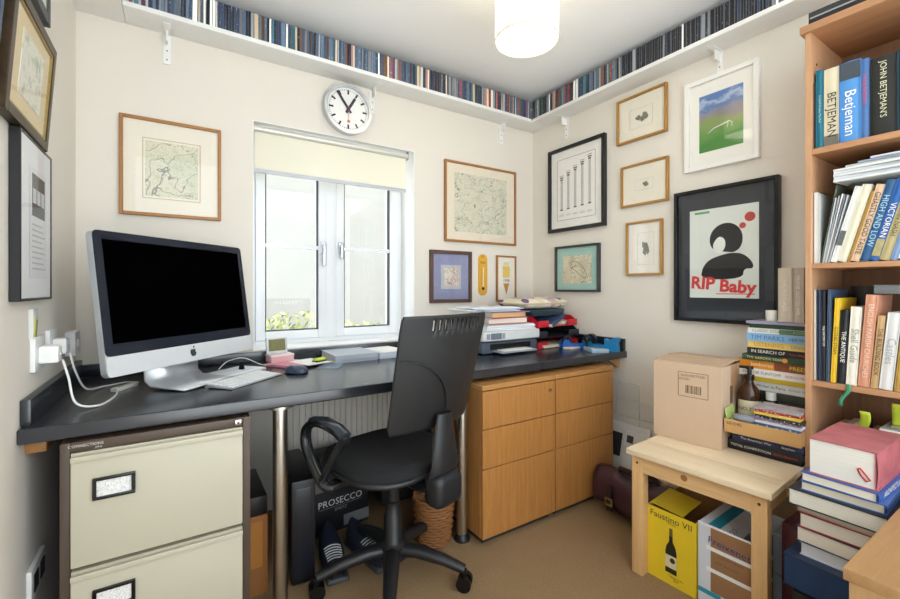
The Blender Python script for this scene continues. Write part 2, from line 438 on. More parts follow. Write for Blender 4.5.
# thermometer
t = thing('wall_thermometer', 'long yellow enamel thermometer plaque between two small frames', 'thermometer', (1.7545, WB, 1.079))
pts = [(.0375 * math.cos(a) * 1.0, .2425 + .0375 * math.sin(a)) for a in [math.pi * i / 10 for i in range(11)]]
pts += [(.0375 * math.cos(a), .0375 + .0375 * math.sin(a)) for a in [math.pi + math.pi * i / 10 for i in range(11)]]
MB().prism(pts, -.006, 0).build('plaque', M('#dfa93b', .35), t)
MB().cyl((0, -.009, .06), (0, -.009, .19), .003, n=8).build('glass_tube', M('#e9e4d8', .1), t)
MB().lathe([(.0001, -.012), (.009, -.006), (.011, 0), (.009, .006), (.0001, .012)], 10, (0, -.009, .048)).build('bulb', M('#4a2b2a', .3), t)
sc = MB()
for k in range(14): sc.box(-.017, -.007, -.0068, -.006, .062 + k * .0095, .0632 + k * .0095)
sc.build('scale_marks', INK, t)
text('CO', t, (-.005, -.0066, .262), UPR, INK, .026)
text('PAR', t, (0, -.0066, .222), UPR, M('#5c2b2f', .6), .042)
# clock
t = thing('wall_clock', 'round white railway style wall clock with black hands above the window', 'clock', (.803, WB, 2.116))
cr = .134
def disc(b, r0, r1, y0, y1, n=48):
    ps = [(r0, y0), (r1, y0), (r1, y1), (r0, y1)]
    rs = [[b.bm.verts.new((r * math.cos(2 * math.pi * i / n), y, r * math.sin(2 * math.pi * i / n))) for i in range(n)] for r, y in ps]
    for a, c in zip(rs, rs[1:] + rs[:1]):
        for i in range(n): b.bm.faces.new((a[i], a[(i + 1) % n], c[(i + 1) % n], c[i]))
    return b
disc(MB(), .118, cr, -.045, 0).build('rim', M('#cdd2d8', .22, .75), t)
MB().cyl((0, -.030, 0), (0, -.002, 0), .1185, n=48).build('dial', M('#f3f3f0', .5, var=.01), t)
for k in range(60):
    if k % 5 and k % 5 != 0: continue
mk, mt = MB(), MB()
for k in range(60):
    a = math.pi * 2 * k / 60; rot = Matrix.Rotation(a, 4, 'Y')
    if k % 5 == 0: mk.box(-.0048, .0048, -.0312, -.030, .083, .108, m=rot)
    else: mt.box(-.0011, .0011, -.0312, -.030, .102, .108, m=rot)
mk.build('hour_marks', INK, t); mt.build('minute_marks', INK, t)
hm = M('#20283a', .5)
MB().box(-.0072, .0072, -.0355, -.034, -.024, .076, m=Matrix.Rotation(R_(30), 4, 'Y')).build('hour_hand', hm, t)
MB().box(-.0062, .0062, -.0375, -.036, -.024, .108, m=Matrix.Rotation(R_(-36), 4, 'Y')).build('minute_hand', hm, t)
b = MB().box(-.0012, .0012, -.0395, -.038, -.062, .02); b.cyl((0, -.0398, -.068), (0, -.038, -.068), .0085, n=16)
b.build('second_hand', M('#d2625e', .5), t)
MB().cyl((0, -.042, 0), (0, -.034, 0), .006, n=14).build('hub', hm, t)
disc(MB(), .0002, .119, -.0445, -.0435).build('glass', glass_mat(), t)

# right wall
def columns(t, y):
    outline(t, y, -.158, .158, .075, .488, INK, .002)
    e = MB(); g = MB()
    for k in range(5):
        x = -.118 + k * .058; h = .195 + k * .020; z = .150 + k * .003
        g.box(x - .0075, x - .0045, y, y + .0005, z, z + h).box(x + .0045, x + .0075, y, y + .0005, z, z + h).box(x - .001, x + .001, y, y + .0005, z, z + h)
        e.box(x - .011, x + .011, y, y + .0005, z + h, z + h + .010).box(x - .015, x + .015, y, y + .0005, z + h + .014, z + h + .022).box(x - .018, x + .018, y, y + .0005, z + h + .030, z + h + .033)
        e.box(x - .012, x + .012, y, y + .0005, z - .008, z)
        g.box(x - .02, x + .02, y, y + .0005, .105, .107).box(x - .02, x + .02, y, y + .0005, .113, .1145)
    e.build('engraved_capitals', M('#5a5a5a', .8), t); g.build('engraved_columns', M('#8b8b8a', .8), t)
frame_on('r', 'engraving of five classical columns in a wide black frame', 1.898, 1.512, .466, .566, .022, .03, BLACKP, M('#f2f0ec', .85), M('#f4f2ee', .85), (-.157, .157, .076, .487), inner=columns)
frame_on('r', 'county map on a turquoise mount in a dark frame above the tape dispensers', 1.890, 1.105, .362, .306, .014, .028, M('#3e4143', .45), M('#a9cfc6', .8, var=.05),
         old_map('map_d', '#e2dcc2', '#8b8a74', '#cdbfa4', 22., 9.), (-.118, .118, .055, .238),
         inner=lambda t, y: MB().tube([(-.06, y, .19), (-.03, y, .205), (.01, y, .19), (.04, y, .175), (.07, y, .135), (.085, y, .10), (.06, y, .09), (.03, y, .11), (-.01, y, .14), (-.05, y, .16)], .0016, 5, closed=True).build('coastline', M('#6a6555', .8), t))
def vignette(x, z, w, h, seed):
    def fn(t, y):
        outline(t, y, x - w * .5, x + w * .5, z - h * .5, z + h * .5, M('#b9b3a4', .8), .0012)
        m = MB()
        rr = random.Random(seed)
        for i in range(5):
            cx, cz = x + rr.uniform(-.22, .22) * w, z + rr.uniform(-.12, .12) * h
            m.prism([(cx + w * .12 * math.cos(a) * rr.uniform(.6, 1.2), cz + h * .14 * math.sin(a) * rr.uniform(.6, 1.2)) for a in [2 * math.pi * q / 9 for q in range(9)]], y - .0002 * i, y + .0003)
        m.build('print', M('#7d7f6d', .8, var=.4, scale=90.), t)
    return fn
frame_on('r', 'gold framed small drawing, topmost of the three gold frames', 1.433, 1.97, .306, .262, .013, .022, GOLD, MOUNT, inner=vignette(0, .125, .14, .11, 3))
frame_on('r', 'gold framed small drawing, middle of the three gold frames', 1.416, 1.598, .286, .238, .012, .022, GOLD, MOUNT, inner=vignette(0, .115, .11, .06, 5))
frame_on('r', 'upright gold framed drawing, lowest of the three gold frames', 1.415, 1.201, .219, .306, .012, .022, GOLD, M('#efeae0', .85), inner=vignette(.01, .15, .10, .18, 8))
def hills():
    t = NT('hills'); co = t.coord(); sp = t.n('SeparateXYZ'); t.l(co, sp.inputs[0])
    nz = t.noise(co, 11., 4, .6)
    a = t.n('Math'); a.operation = 'MULTIPLY_ADD'; t.l(nz, a.inputs[0]); a.inputs[1].default_value = .16; t.l(sp.outputs['Z'], a.inputs[2])
    mp = t.n('MapRange'); mp.inputs['From Min'].default_value = .08 + .08; mp.inputs['From Max'].default_value = .37 + .08; t.l(a.outputs[0], mp.inputs['Value'])
    c = t.ramp(mp.outputs[0], [(0, '#4f8a38'), (.18, '#3f8a38'), (.36, '#6f9a4a'), (.52, '#85995a'), (.60, '#8d8580'), (.70, '#86889f'), (.78, '#4f78b3'), (.86, '#aebfd8'), (.93, '#4673b5'), (1, '#4673b5')])
    t.l(c, t.b.inputs['Base Color']); return t.set(.7)
def horse(t, y):
    b = MB(); b.tube([(-.055, y, .175), (-.03, y, .192), (.01, y, .20), (.04, y, .208), (.055, y, .195)], [.001, .003, .004, .003, .001], 5)
    b.tube([(.035, y, .205), (.03, y, .18)], .0012, 5).tube([(.05, y, .20), (.052, y, .178)], .0012, 5)
    b.build('chalk_lines', M('#e9efe4', .8), t)
frame_on('r', 'green hillside painting with blue sky in a broad white frame', 1.015, 1.716, .331, .450, .022, .03, M('#f1f0ec', .5), M('#f3f1ea', .85), hills(), (-.098, .098, .086, .366), inner=horse, tilt=0)
def chaikin(p, n=2):
    for _ in range(n):
        q = []
        for (a, b), (c, d) in zip(p, p[1:] + p[:1]): q += [(a * .75 + c * .25, b * .75 + d * .25), (a * .25 + c * .75, b * .25 + d * .75)]
        p = q
    return p
def poster(t, y):
    W2 = MB
    W2().box(-.155, .150, y, y + .0012, .12, .556).build('print', M('#dfe5df', .8, var=.05, scale=9.), t)
    y -= .0006
    k = M('#191a1c', .7)
    hair = [(-.015, .345), (-.05, .36), (-.062, .40), (-.05, .445), (-.015, .475), (.03, .48), (.07, .455), (.088, .41), (.08, .36), (.05, .335), (.02, .34)]
    W2().prism(chaikin(hair), y - .0002, y + .0006).build('print', k, t)
    face = [(-.04, .39), (-.045, .365), (-.03, .338), (-.012, .332), (.012, .36), (.012, .40), (-.015, .42)]
    W2().prism(chaikin(face), y - .0007, y).build('print', M('#e8ebe6', .8), t)
    body = [(-.10, .21), (-.095, .265), (-.065, .305), (-.02, .322), (.03, .335), (.085, .33), (.125, .29), (.13, .255), (.09, .26), (.085, .21)]
    W2().prism(chaikin(body), y - .0001, y + .0006).build('print', k, t)
    for x, z, r in ((.115, .495, .022), (.085, .458, .014)):
        W2().cyl((x, y - .0003, z), (x, y + .0005, z), r, n=20).build('print', M('#c2473c', .7), t)
    text('RIP', t, (-.092, y - .0012, .190), (R_(90), R_(4), 0), M('#cf3d38', .6), .112).data.offset = .0035
    text('Baby', t, (.062, y - .0012, .172), (R_(90), R_(4), 0), M('#cf3d38', .6), .155).data.offset = .0035
    W2().box(-.03, .135, y - .0003, y + .0004, .138, .142).build('print', M('#cf3d38', .6), t)
    W2().box(-.13, -.06, y - .0003, y + .0004, .535, .546).build('print', M('#5fa26b', .7), t)
frame_on('r', 'black framed poster with dark silhouette and red lettering RIP Baby', 1.003, .962, .46, .66, .017, .034, BLACKS, M('#2b3038', .35, var=.1), inner=poster, name='framed_poster', cat='poster')

# left wall
def newsprint(t, y):
    MB().box(-.075, .095, y, y + .0006, .06, .36).build('print', M('#e4e6e9', .8), t)
    MB().box(-.055, .075, y - .0006, y, .23, .345).build('print', M('#4c5057', .7, var=.3, scale=30.), t)
    for k in range(3): MB().box(-.05 + k * .042, -.018 + k * .042, y - .0012, y - .0005, .265, .305).build('print', M('#c9ccd1', .7), t)
    b = MB()
    for k in range(9): b.box(-.055, .075 - (k % 3) * .015, y - .0006, y, .085 + k * .015, .089 + k * .015)
    b.build('print', M('#b9bdc4', .8), t)
frame_on('l', 'white mounted print in a deep black box frame beside the monitor', 1.625, 1.096, .318, .436, .007, .023, BLACKP, M('#eef1f4', .8), inner=newsprint, mount_at=.86)
def aquarelle():
    t = NT('aquarelle'); co = t.coord((1, 1, 1)); f = t.noise(co, 22., 5, .65)
    t.l(t.ramp(f, [(.32, '#8d9a8a'), (.43, '#c5cbb2'), (.52, '#e9e6da'), (.66, '#dcdccb'), (.72, '#a9ab74')]), t.b.inputs['Base Color']); return t.set(.7)
frame_on('l', 'watercolour with cream mount in an old gilt and brown frame', 1.525, 1.535, .38, .305, .026, .026, M('#41321f', .4, .3, var=.5, scale=60.), M('#dfcba0', .8, var=.04),
         aquarelle(), (-.09, .10, .075, .235), bead=M('#a58d4c', .4, .4, var=.3, scale=80.), tilt=4, mount_at=.7)
frame_on('l', 'dark framed picture hanging above the gilt frame, next to the shelf', 1.635, 1.932, .28, .30, .032, .022, M('#15222c', .4), M('#dfe6e4', .8), name='framed_picture', mount_at=.8)
frame_on('l', 'blue edged picture frame beyond the gilt frame, at the very edge of view', 1.175, 1.56, .24, .42, .02, .022, M('#16395c', .4), M('#cfd8cf', .8), tilt=4, mount_at=.8)

# ------------------------------------------------------------------ roller blind, ceiling lamp
t = thing('roller_blind', 'cream fabric roller blind half lowered at the top of the window', 'blind', (0, WB + .03, 1.715))
fab = NT('blind'); fab.b.inputs['Base Color'].default_value = lin('#f8f5ea'); fab.b.inputs['Transmission Weight'].default_value = 0
tl = fab.n('BsdfTranslucent'); tl.inputs[0].default_value = lin('#fdfaf0'); mx = fab.n('MixShader'); mx.inputs[0].default_value = .6
fab.l(fab.b.outputs[0], mx.inputs[1]); fab.l(tl.outputs[0], mx.inputs[2]); fab.l(mx.outputs[0], fab.t.nodes['Material Output'].inputs[0]); fab.set(.85)
MB().box(.337, 1.187, -.0005, .0005, .018, .212).build('fabric', fab.m, t)
MB().cyl((.332, 0, .222), (1.196, 0, .222), .016, n=18).build('roller_tube', M('#d9d7cf', .35, .3), t)
MB().box(.337, 1.187, -.006, .006, 0, .02, .003).build('bottom_bar', M('#c3c6cc', .5), t)  # bottom bar, coloured grey after the shadow at the blind's foot
for x in (.327, 1.196): MB().box(x, x + .006, -.014, .016, .20, .248, .002).build('end_bracket', M('#a9a59c', .4, .4), t)

t = thing('ceiling_lamp', 'cream cylindrical fabric pendant lampshade under the ceiling', 'lamp', (1.215, 1.30, HC))
sm = NT('shade'); sm.b.inputs['Base Color'].default_value = lin('#f4f0e6')
tl = sm.n('BsdfTranslucent'); tl.inputs[0].default_value = lin('#f8f5ec'); mx = sm.n('MixShader'); mx.inputs[0].default_value = .4
sm.l(sm.b.outputs[0], mx.inputs[1]); sm.l(tl.outputs[0], mx.inputs[2]); sm.l(mx.outputs[0], sm.t.nodes['Material Output'].inputs[0]); sm.set(.8)
SH0, SH1, SR = 2.148 - HC, 2.36 - HC, .128
b = MB(); b.lathe([(SR, SH0), (SR, SH1), (SR - .002, SH1), (SR - .002, SH0), (SR, SH0)], 48, cap0=False, cap1=False); b.build('lamp_shade', sm.m, t)
b = MB(); b.tube([(SR * math.cos(2 * math.pi * i / 40), SR * math.sin(2 * math.pi * i / 40), SH0) for i in range(40)], .003, 6, closed=True); b.build('rim', M('#e6dcc0', .6), t)
b = MB(); b.lathe([(.0002, SH0 + .012), (SR - .004, SH0 + .010), (SR - .004, SH0 + .012)], 40, cap0=False, cap1=False); b.build('diffuser', sm.m, t)
b = MB(); b.lathe([(.006, SH1 - .006), (SR - .004, SH1 - .008), (SR - .004, SH1 - .006)], 40, cap0=False, cap1=False); b.build('added_top_disc', sm.m, t)  # added disc closing the shade, softens the bright spot on the ceiling
MB().cyl((0, 0, SH1 - .02), (0, 0, 0), .004, n=8).build('flex', WHITE, t)
MB().cyl((0, 0, -.03), (0, 0, 0), .045, .05, n=24).build('ceiling_rose', WHITE, t)
MB().cyl((0, 0, SH1 - .07), (0, 0, SH1 - .02), .018, n=12).build('lampholder', WHITE, t)
ld = bpy.data.lights.new('bulb', 'POINT'); ld.energy = 4.; ld.color = (1., .97, .92); ld.shadow_soft_size = .06  # pendant is unlit; weak light added inside to lift the ceiling
lo = bpy.data.objects.new('bulb', ld); COL.objects.link(lo); lo.parent = t; lo.location = (0, 0, SH1 - .10)

# ------------------------------------------------------------------ desk
t = thing('desk', 'long black laminate worktop desk running under the window', 'desk', (0, 0, 0))
def laminate():
    n = NT('laminate'); co = n.coord(); f_ = n.noise(co, 5., 5, .6); g = n.noise(co, 70., 3, .6)
    n.l(n.mix(f_, lin('#1b1f27'), lin('#272c35')), n.b.inputs['Base Color'])
    r = n.n('MapRange'); r.inputs['To Min'].default_value = .17; r.inputs['To Max'].default_value = .32; n.l(f_, r.inputs['Value']); n.l(r.outputs[0], n.b.inputs['Roughness'])
    n.bump(g, .05, .001); n.b.inputs['Specular IOR Level'].default_value = .9; return n.m
LAM = laminate()
MB().box(WL + .001, WR - .001, DESK_F, WB - .001, DESK_B, DESK_T, .005, 3).build('worktop', LAM, t)
UT = .832
struct(MB().box(WL, WL + .022, DESK_F + .03, WB, DESK_T + .0005, UT, .003).build('trim_1', LAM))
struct(MB().box(WR - .022, WR, DESK_F + .01, WB, DESK_T + .0005, UT, .003).build('trim_2', LAM))
struct(MB().box(WL + .022, WR - .022, WB - .022, WB, DESK_T + .0005, UT - .02, .003).build('trim_3', LAM))
for x in (.31, 1.085):
    l = MB().cyl((x, 1.58, .012), (x, 1.58, DESK_B), .025, n=24).build('leg', STEEL, t)
    MB().lathe([(.036, 0), (.036, .012), (.028, .022), (.0255, .03)], 24, (x, 1.58, 0)).build('foot', BLACKP, l)
    MB().cyl((x, 1.58, DESK_B - .01), (x, 1.58, DESK_B), .045, n=24).build('top_plate', STEEL, l)
BATT = wood('#8a5a2c', '#b57f44', 'y')
MB().box(WL + .001, WL + .045, 1.60, 2.2, DESK_B - .045, DESK_B, .002).build('batten', BATT, t)
MB().prism([(WR - .12, DESK_B), (WR - .001, DESK_B), (WR - .001, DESK_B - .06), (WR - .02, DESK_B - .06)], 1.575, 1.60).build('corner_bracket', wood('#a97c49', '#cb9c62', 'z'), t)

# drawer units
OAK = wood('#935f2e', '#b98347', 'z', .9, .42)
OAKX = wood('#a06f3b', '#bd8c52', 'x', .9, .42)
def drawer_unit(x0, label):
    u = thing('drawer_unit', label, 'drawer unit', (x0, 1.476, 0)); w = .449; h = .703; d = .60
    b = MB(); b.box(0, .016, .018, d, .035, h - .022).box(w - .016, w, .018, d, .035, h - .022).box(.016, w - .016, d - .01, d, .035, h - .022).box(.016, w - .016, .018, d - .01, .035, .05)
    b.build('carcass', wood('#8f5f2c', '#b07c42', 'z', .9), u)
    MB().box(0, w, .0, d, h - .022, h, .0015, 1).build('top_panel', OAKX, u)
    MB().box(.02, w - .02, .03, d, 0, .035).build('plinth', M('#2a2420', .8), u)
    k = None
    for i, (z0, z1) in enumerate(((.512, .677), (.338, .508), (.032, .334))):
        f_ = MB().box(.002, w - .002, 0, .018, z0, z1, .001, 1).build('drawer_front', OAK, u)
        if i == 0:
            MB().cyl((w - .04, -.006, .634), (w - .04, 0, .634), .0085, n=16).build('lock', CHROME, f_)
drawer_unit(1.121, 'oak drawer unit beside the desk leg, nearer the chair')
drawer_unit(1.572, 'oak drawer unit at the right end, under the tape dispensers')

# filing cabinet
u = thing('filing_cabinet', 'cream steel filing cabinet with a brown body under the desk', 'filing cabinet', (-.26, 1.52, 0))
BRN = M('#4f4136', .45, .1, var=.05); CRM = M('#bcb7a3', .42, var=.02)
w, h, d = .466, .711, .6
b = MB(); b.box(0, .022, 0, d, 0, h, .003).box(w - .022, w, 0, d, 0, h, .003).box(.022, w - .022, 0, d, h - .026, h, .003).box(.022, w - .022, d - .01, d, 0, h - .026).box(.022, w - .022, 0, d, 0, .03)
b.build('body', BRN, u)
for z0, z1, lz in ((.375, .682, .549), (.040, .362, .243)):
    b = MB(); b.box(.024, w - .024, -.012, .5, z0, z1 - .012, .003)
    b.prism([(0, 0)] * 0 or [(.024, z1 - .012), (w - .024, z1 - .012), (w - .024, z1), (.024, z1)], -.004, .5)
    f_ = b.build('drawer', CRM, u)
    MB().box(.024, w - .024, -.019, -.010, z1 - .022, z1 - .006, .003).build('lip', CRM, f_)
    q = MB(); lx0, lx1 = .07, .165
    q.box(lx0, lx1, -.020, -.012, lz, lz + .008, .001).box(lx0, lx1, -.020, -.012, lz + .052, lz + .060, .001).box(lx0, lx0 + .009, -.020, -.012, lz + .008, lz + .052).box(lx1 - .009, lx1, -.020, -.012, lz + .008, lz + .052)
    q.build('label_holder', BLACKS, f_)
    cdm = MB().box(lx0 + .009, lx1 - .009, -.0145, -.012, lz + .008, lz + .052).build('label_card', printed('#f1f1ee', '#9a9aa0', .55, 700., 600., .7), f_)
q = MB().box(w - .045, w - .027, -.006, 0, h - .022, h - .004, .002); q.build('lock', CHROME, u)
MB().cyl((w - .036, -.007, h - .013), (w - .036, -.005, h - .013), .004, n=10).build('keyhole', BLACKS, u)
text('CONNECTIONS', u, (.055, -.0008, h - .011), UPR, M('#d8d4cc', .6), .075)
text('plus', u, (.082, -.0008, h - .020), UPR, M('#d8d4cc', .6), .014)

# ------------------------------------------------------------------ computer and desk things
t = thing('computer_monitor', 'large aluminium all in one computer with a black screen', 'computer', (.0615, 1.94, DESK_T), R_(44.3))
ALU = M('#d4d8dd', .35, .55, var=.02); ALUW = M('#dfe2e6', .4, .25, var=.02)
MBODY = bpy.data.objects.new('display', None)
W, Hh = .336, .478
tilt = Matrix.Translation((0, 0, .083)) @ Matrix.Rotation(R_(-8), 4, 'X')
def rr(w0, w1, z0, z1, r, n=5):
    o = []
    for cx, cz, a0 in ((w1 - r, z1 - r, 0), (w0 + r, z1 - r, 90), (w0 + r, z0 + r, 180), (w1 - r, z0 + r, 270)):
        o += [(cx + r * math.cos(R_(a0 + 90 * i / n)), cz + r * math.sin(R_(a0 + 90 * i / n))) for i in range(n + 1)]
    return o
def tilted(b): b.bm.transform(tilt); return b
b = MB().prism(rr(-W, W, 0, Hh, .018), 0, .024)
vs_ = b.grid(lambda u_, v_: Vector((-W * .96 + 2 * W * .96 * u_, .024 + .045 * (math.sin(math.pi * u_) * math.sin(math.pi * v_)) ** .6, Hh * (.03 + .94 * v_))), 14, 12)
body = tilted(b).build('display_body', ALU, t)
tilted(MB().prism(rr(-W + .001, W - .001, .066, Hh - .001, .016), -.003, 0)).build('bezel', M('#1b212e', .12, var=.1, spec=.35), t)
tilted(MB().box(-W + .028, W - .028, -.0042, -.002, .105, Hh - .030)).build('screen', M('#020203', .6, var=0, spec=0.), t)
tilted(MB().prism(rr(-W + .001, W - .001, .001, .066, .012), -.003, 0)).build('chin', ALUW, t)
lg = MB()
ap = [(0, -.012), (.006, -.013), (.011, -.006), (.013, .001), (.009, .004), (.0085, .009), (.012, .012), (.007, .015), (0, .0125), (-.007, .015), (-.013, .011), (-.014, .002), (-.011, -.007), (-.006, -.013)]
lg.prism([(x, z + .032) for x, z in ap], -.0038, -.003)
lg.prism([(0, .049), (.003, .050), (.007, .055), (.007, .060), (.002, .057)], -.0038, -.003)
tilted(lg).build('logo', M('#23262c', .4), t)
b = MB(); pr = [(-.10, .004), (-.02, .006), (.05, .010), (.075, .03), (.078, .075), (.06, .16), (.045, .24)]
b.grid(lambda u_, v_: Vector(((u_ - .5) * .24 - .025, pr[min(6, int(round(v_ * 6)))][0], pr[min(6, int(round(v_ * 6)))][1])), 2, 7)
st = b.build('stand', ALU, t); sm_ = st.modifiers.new('thickness', 'SOLIDIFY'); sm_.thickness = .006
def flat_box(name, label, cat, cx, cy, z, w, d, h, rz, mat, bev=.002, group=None):
    o = MB().box(-w / 2, w / 2, -d / 2, d / 2, 0, h, bev).build(name, mat, loc=(cx, cy, z), rot=(0, 0, R_(rz)))
    return tag(o, label, cat, group)
flat_box('paper_note', 'white leaflet lying on the foot of the monitor stand', 'paper', .062, 1.865, DESK_T + .0085, .15, .10, .0015, 48, PAPER, 0)
t = thing('keyboard', 'slim white and aluminium keyboard in front of the monitor', 'keyboard', (.236, 1.846, DESK_T), R_(42))
b = MB(); b.prism([(-.14, 0)] * 0 or [(-.0575, .002), (.0575, .006), (.0575, .014), (-.0575, .006)], -.14, .14)
b.bm.transform(Matrix.Rotation(R_(-90), 4, 'Z') @ Matrix.Scale(-1, 4, (1, 0, 0))) if False else None
b.bm.transform(Matrix(((0, 1, 0, 0), (1, 0, 0, 0), (0, 0, 1, 0), (0, 0, 0, 1))))
b.build('case', ALU, t)
ky = MB()
for r in range(6):
    n = 14 if r else 0
    y = -.048 + r * .0185
    if r == 0: ws = [.017] * 3 + [.022, .095, .022] + [.017] * 3
    else: ws = [.0165] * 14
    tot = sum(ws) + .0022 * (len(ws) - 1); x = -tot / 2; g = .268 / tot
    for k_ in ws:
        zz = .0065 + .008 * (y + .0575) / .115
        ky.box(x * g, (x + k_) * g, y - .007, y + .0085, zz, zz + .0028); x += k_ + .0022
ky.build('keys', M('#eef0f2', .5, var=.01), t)
b = MB().cyl((-.14, .052, .006), (.14, .052, .006), .008, n=12); b.build('battery_barrel', ALU, t)
t = thing('graphics_tablet', 'white tablet lying behind the keyboard with a small black clip', 'tablet', (.222, 2.062, DESK_T), R_(40))
MB().box(-.105, .105, -.07, .07, 0, .010, .004).build('body', M('#e8ebef', .4), t)
MB().box(-.085, .06, -.052, .052, .0098, .0106).build('surface', M('#d5dae2', .5), t)
MB().prism([(.015, .0105), (.03, .0105), (.026, .03), (.019, .032)], -.02, 0).build('clip', BLACKS, t)
# mouse
t = thing('mouse', 'dark blue computer mouse next to the keyboard', 'mouse', (.44, 1.905, DESK_T), R_(48))
b = MB(); b.grid(lambda u_, v_: Vector((.031 * math.cos(2 * math.pi * u_) * math.cos(v_ * math.pi / 2) ** .5, .052 * math.sin(2 * math.pi * u_) * math.cos(v_ * math.pi / 2) ** .5, .004 + .030 * math.sin(v_ * math.pi / 2))), 24, 8, True)
b.lathe([(.0001, .0)], 3) if False else None
b.build('shell', M('#3a465c', .35), t, 80)
MB().box(-.0035, .0035, .015, .03, .026, .034, .002).build('wheel', BLACKP, t)
MB().box(-.026, .026, -.044, .044, 0, .005, .002).build('base', BLACKP, t)
# pink things, papers
flat_box('notebook', 'pink notebook lying flat beside the mouse', 'notebook', .47, 2.12, DESK_T, .16, .19, .012, 35, M('#dc93a8', .6))
flat_box('paper_sheet', 'white sheet of paper lying behind the mouse', 'paper', .545, 2.09, DESK_T + .0125, .13, .17, .0012, 20, PAPER, 0)
t = thing('card_box', 'small pale pink box of cards on the pink notebook', 'box', (.425, 2.175, DESK_T + .0125), R_(12))
MB().box(-.055, .055, -.035, .035, 0, .030, .003).build('box', M('#e3b3b5', .6), t)
MB().box(-.056, .056, -.036, .036, .030, .038, .002).build('lid', M('#efe2e2', .6), t)
t = thing('desk_calendar', 'small clear stand with an olive picture on top of the pink box', 'photo stand', (.415, 2.19, DESK_T + .0515), (R_(-8), 0, R_(10)))
MB().box(-.050, .050, -.006, .006, 0, .075, .003).build('stand', M('#d5dadb', .25), t)
MB().box(-.040, .040, -.0068, -.006, .012, .068).build('picture', M('#7d7a4f', .6, var=.3, scale=90.), t)
t = thing('highlighter', 'lime green sticky note block beside the papers', 'note block', (.585, 2.07, DESK_T + .0138), R_(25))
MB().box(-.03, .03, -.018, .018, 0, .006, .001).build('pad', M('#3a4038', .6), t)
MB().box(-.028, .028, -.016, .016, .0062, .016, .003).build('note', M('#c8e032', .5), t)

# ---------- books
def book(name, label, loc, L, D, T, cover, rz=0., stand=False, lean=0., title=None, tcol=None, title2=None, t2col=None, soft=False, pg='#efe9dc', cat='book', group=None, band=None, ty=0., tw=.8, th=.6):
    """flat: L along local x, spine on local -y, T up. standing: spine to local -y, T to the right. origin at the spine"""
    rot = (0, R_(90 + lean), rz) if stand else (0, R_(lean), rz)
    o = thing(name, label, cat, loc, rot, group)
    cm = cover if not isinstance(cover, str) else M(cover, .42, var=.08, scale=25.)
    bt = .0008 if soft else .0026; e = .0005 if soft else .003
    b = MB(); b.box(-L / 2, L / 2, 0, D, 0, bt).box(-L / 2, L / 2, 0, D, T - bt, T)
    if soft: b.box(-L / 2, L / 2, 0, .001, bt, T - bt)
    else:
        n = 5; ps = [(0, 0)]
        b.grid(lambda u_, v_: Vector((-L / 2 + L * v_, .0035 - .0035 * math.sin(math.pi * u_), T * u_)), 7, 2)
        b.box(-L / 2, L / 2, .0034, .006, bt, T - bt)
    b.build('cover', cm, o, 30)
    MB().box(-L / 2 + e, L / 2 - e, .0062 if not soft else .001, D - e, bt, T - bt).build('pages', pages(pg), o, 0)
    yy = -.0006
    if band: MB().box(band[0] * L, band[1] * L, yy + .0002, .001, .0005, T - .0005).build('spine_panel', M(band[2], .45, var=.15, scale=60.), o)
    if title: text(title, o, (ty * L, yy - .0003, T / 2), UPR, tcol or M('#f2f0e8', .6), L * tw, T * th)
    if title2: text(title2, o, (.30 * L, yy - .0003, T / 2), UPR, t2col or M('#e7e2d2', .6), L * .30, T * .45)
    return o
LT = M('#f1efe6', .6); DK = M('#22242c', .6)
t = book('box_file', 'large silver grey lever arch folder lying flat below the window', (.765, 2.04, DESK_T), .22, .245, .036, '#aeb6c2', pg='#e9e9e6')
book('ring_binder', 'white ring binder lying next to the silver folder', (.975, 2.05, DESK_T), .17, .235, .030, '#c9d2df', R_(3), pg='#dfe6ef')
flat_box('paper_sheet', 'loose white sheet on top of the white ring binder', 'paper', .98, 2.16, DESK_T + .0305, .15, .19, .001, 8, PAPER, 0)
flat_box('clear_wallet', 'bluish plastic document wallet under the lime note block', 'document wallet', .62, 2.0, DESK_T, .10, .16, .002, -30, M('#7d8ea6', .15), 0)

# sockets and leads on the left wall
def socket(y, z, w, h, label, plugs, dep=.012):
    o = thing('wall_socket', label, 'socket', (WL, y, z), R_(90))
    MB().box(-w / 2, w / 2, -dep, 0, 0, h, .003).build('plate', M('#e9eaea', .35), o)
    for (px, pz, pd) in plugs:
        p = MB().box(px - .024, px + .024, -dep - pd, -dep, pz - .025, pz + .025, .006).build('plug', WHITE, o)
        MB().box(px - .008, px + .008, -dep - pd - .003, -dep - pd + .001, pz - .004, pz + .004, .001).build('cable_grip', M('#cfd0d0', .5), p)
    if not plugs:
        MB().box(-.012, .012, -dep - .004, -dep, h / 2 - .014, h / 2 + .014, .002).build('rocker', M('#dcdddd', .3), o)
    return o
socket(1.70, .89, .10, .10, 'white wall socket with a bulky white plug, nearest of the row', [(.0, .045, .045)])
socket(1.87, .90, .10, .095, 'white wall socket with a plug, middle of the row by the monitor', [(.0, .04, .035)])
socket(2.15, .875, .088, .09, 'plain white wall switch plate in the corner behind the monitor', [], .03)
o = thing('wall_socket', 'white double socket low on the wall beside the filing cabinet', 'socket', (WL, 1.69, .255), R_(90))
MB().box(-.075, .075, -.012, 0, 0, .09, .003).build('plate', M('#e4e4e2', .35), o)
MB().box(-.055, -.012, -.014, -.011, .02, .07).build('outlet', BLACKP, o); MB().box(.014, .057, -.014, -.011, .02, .07).build('outlet', BLACKP, o)
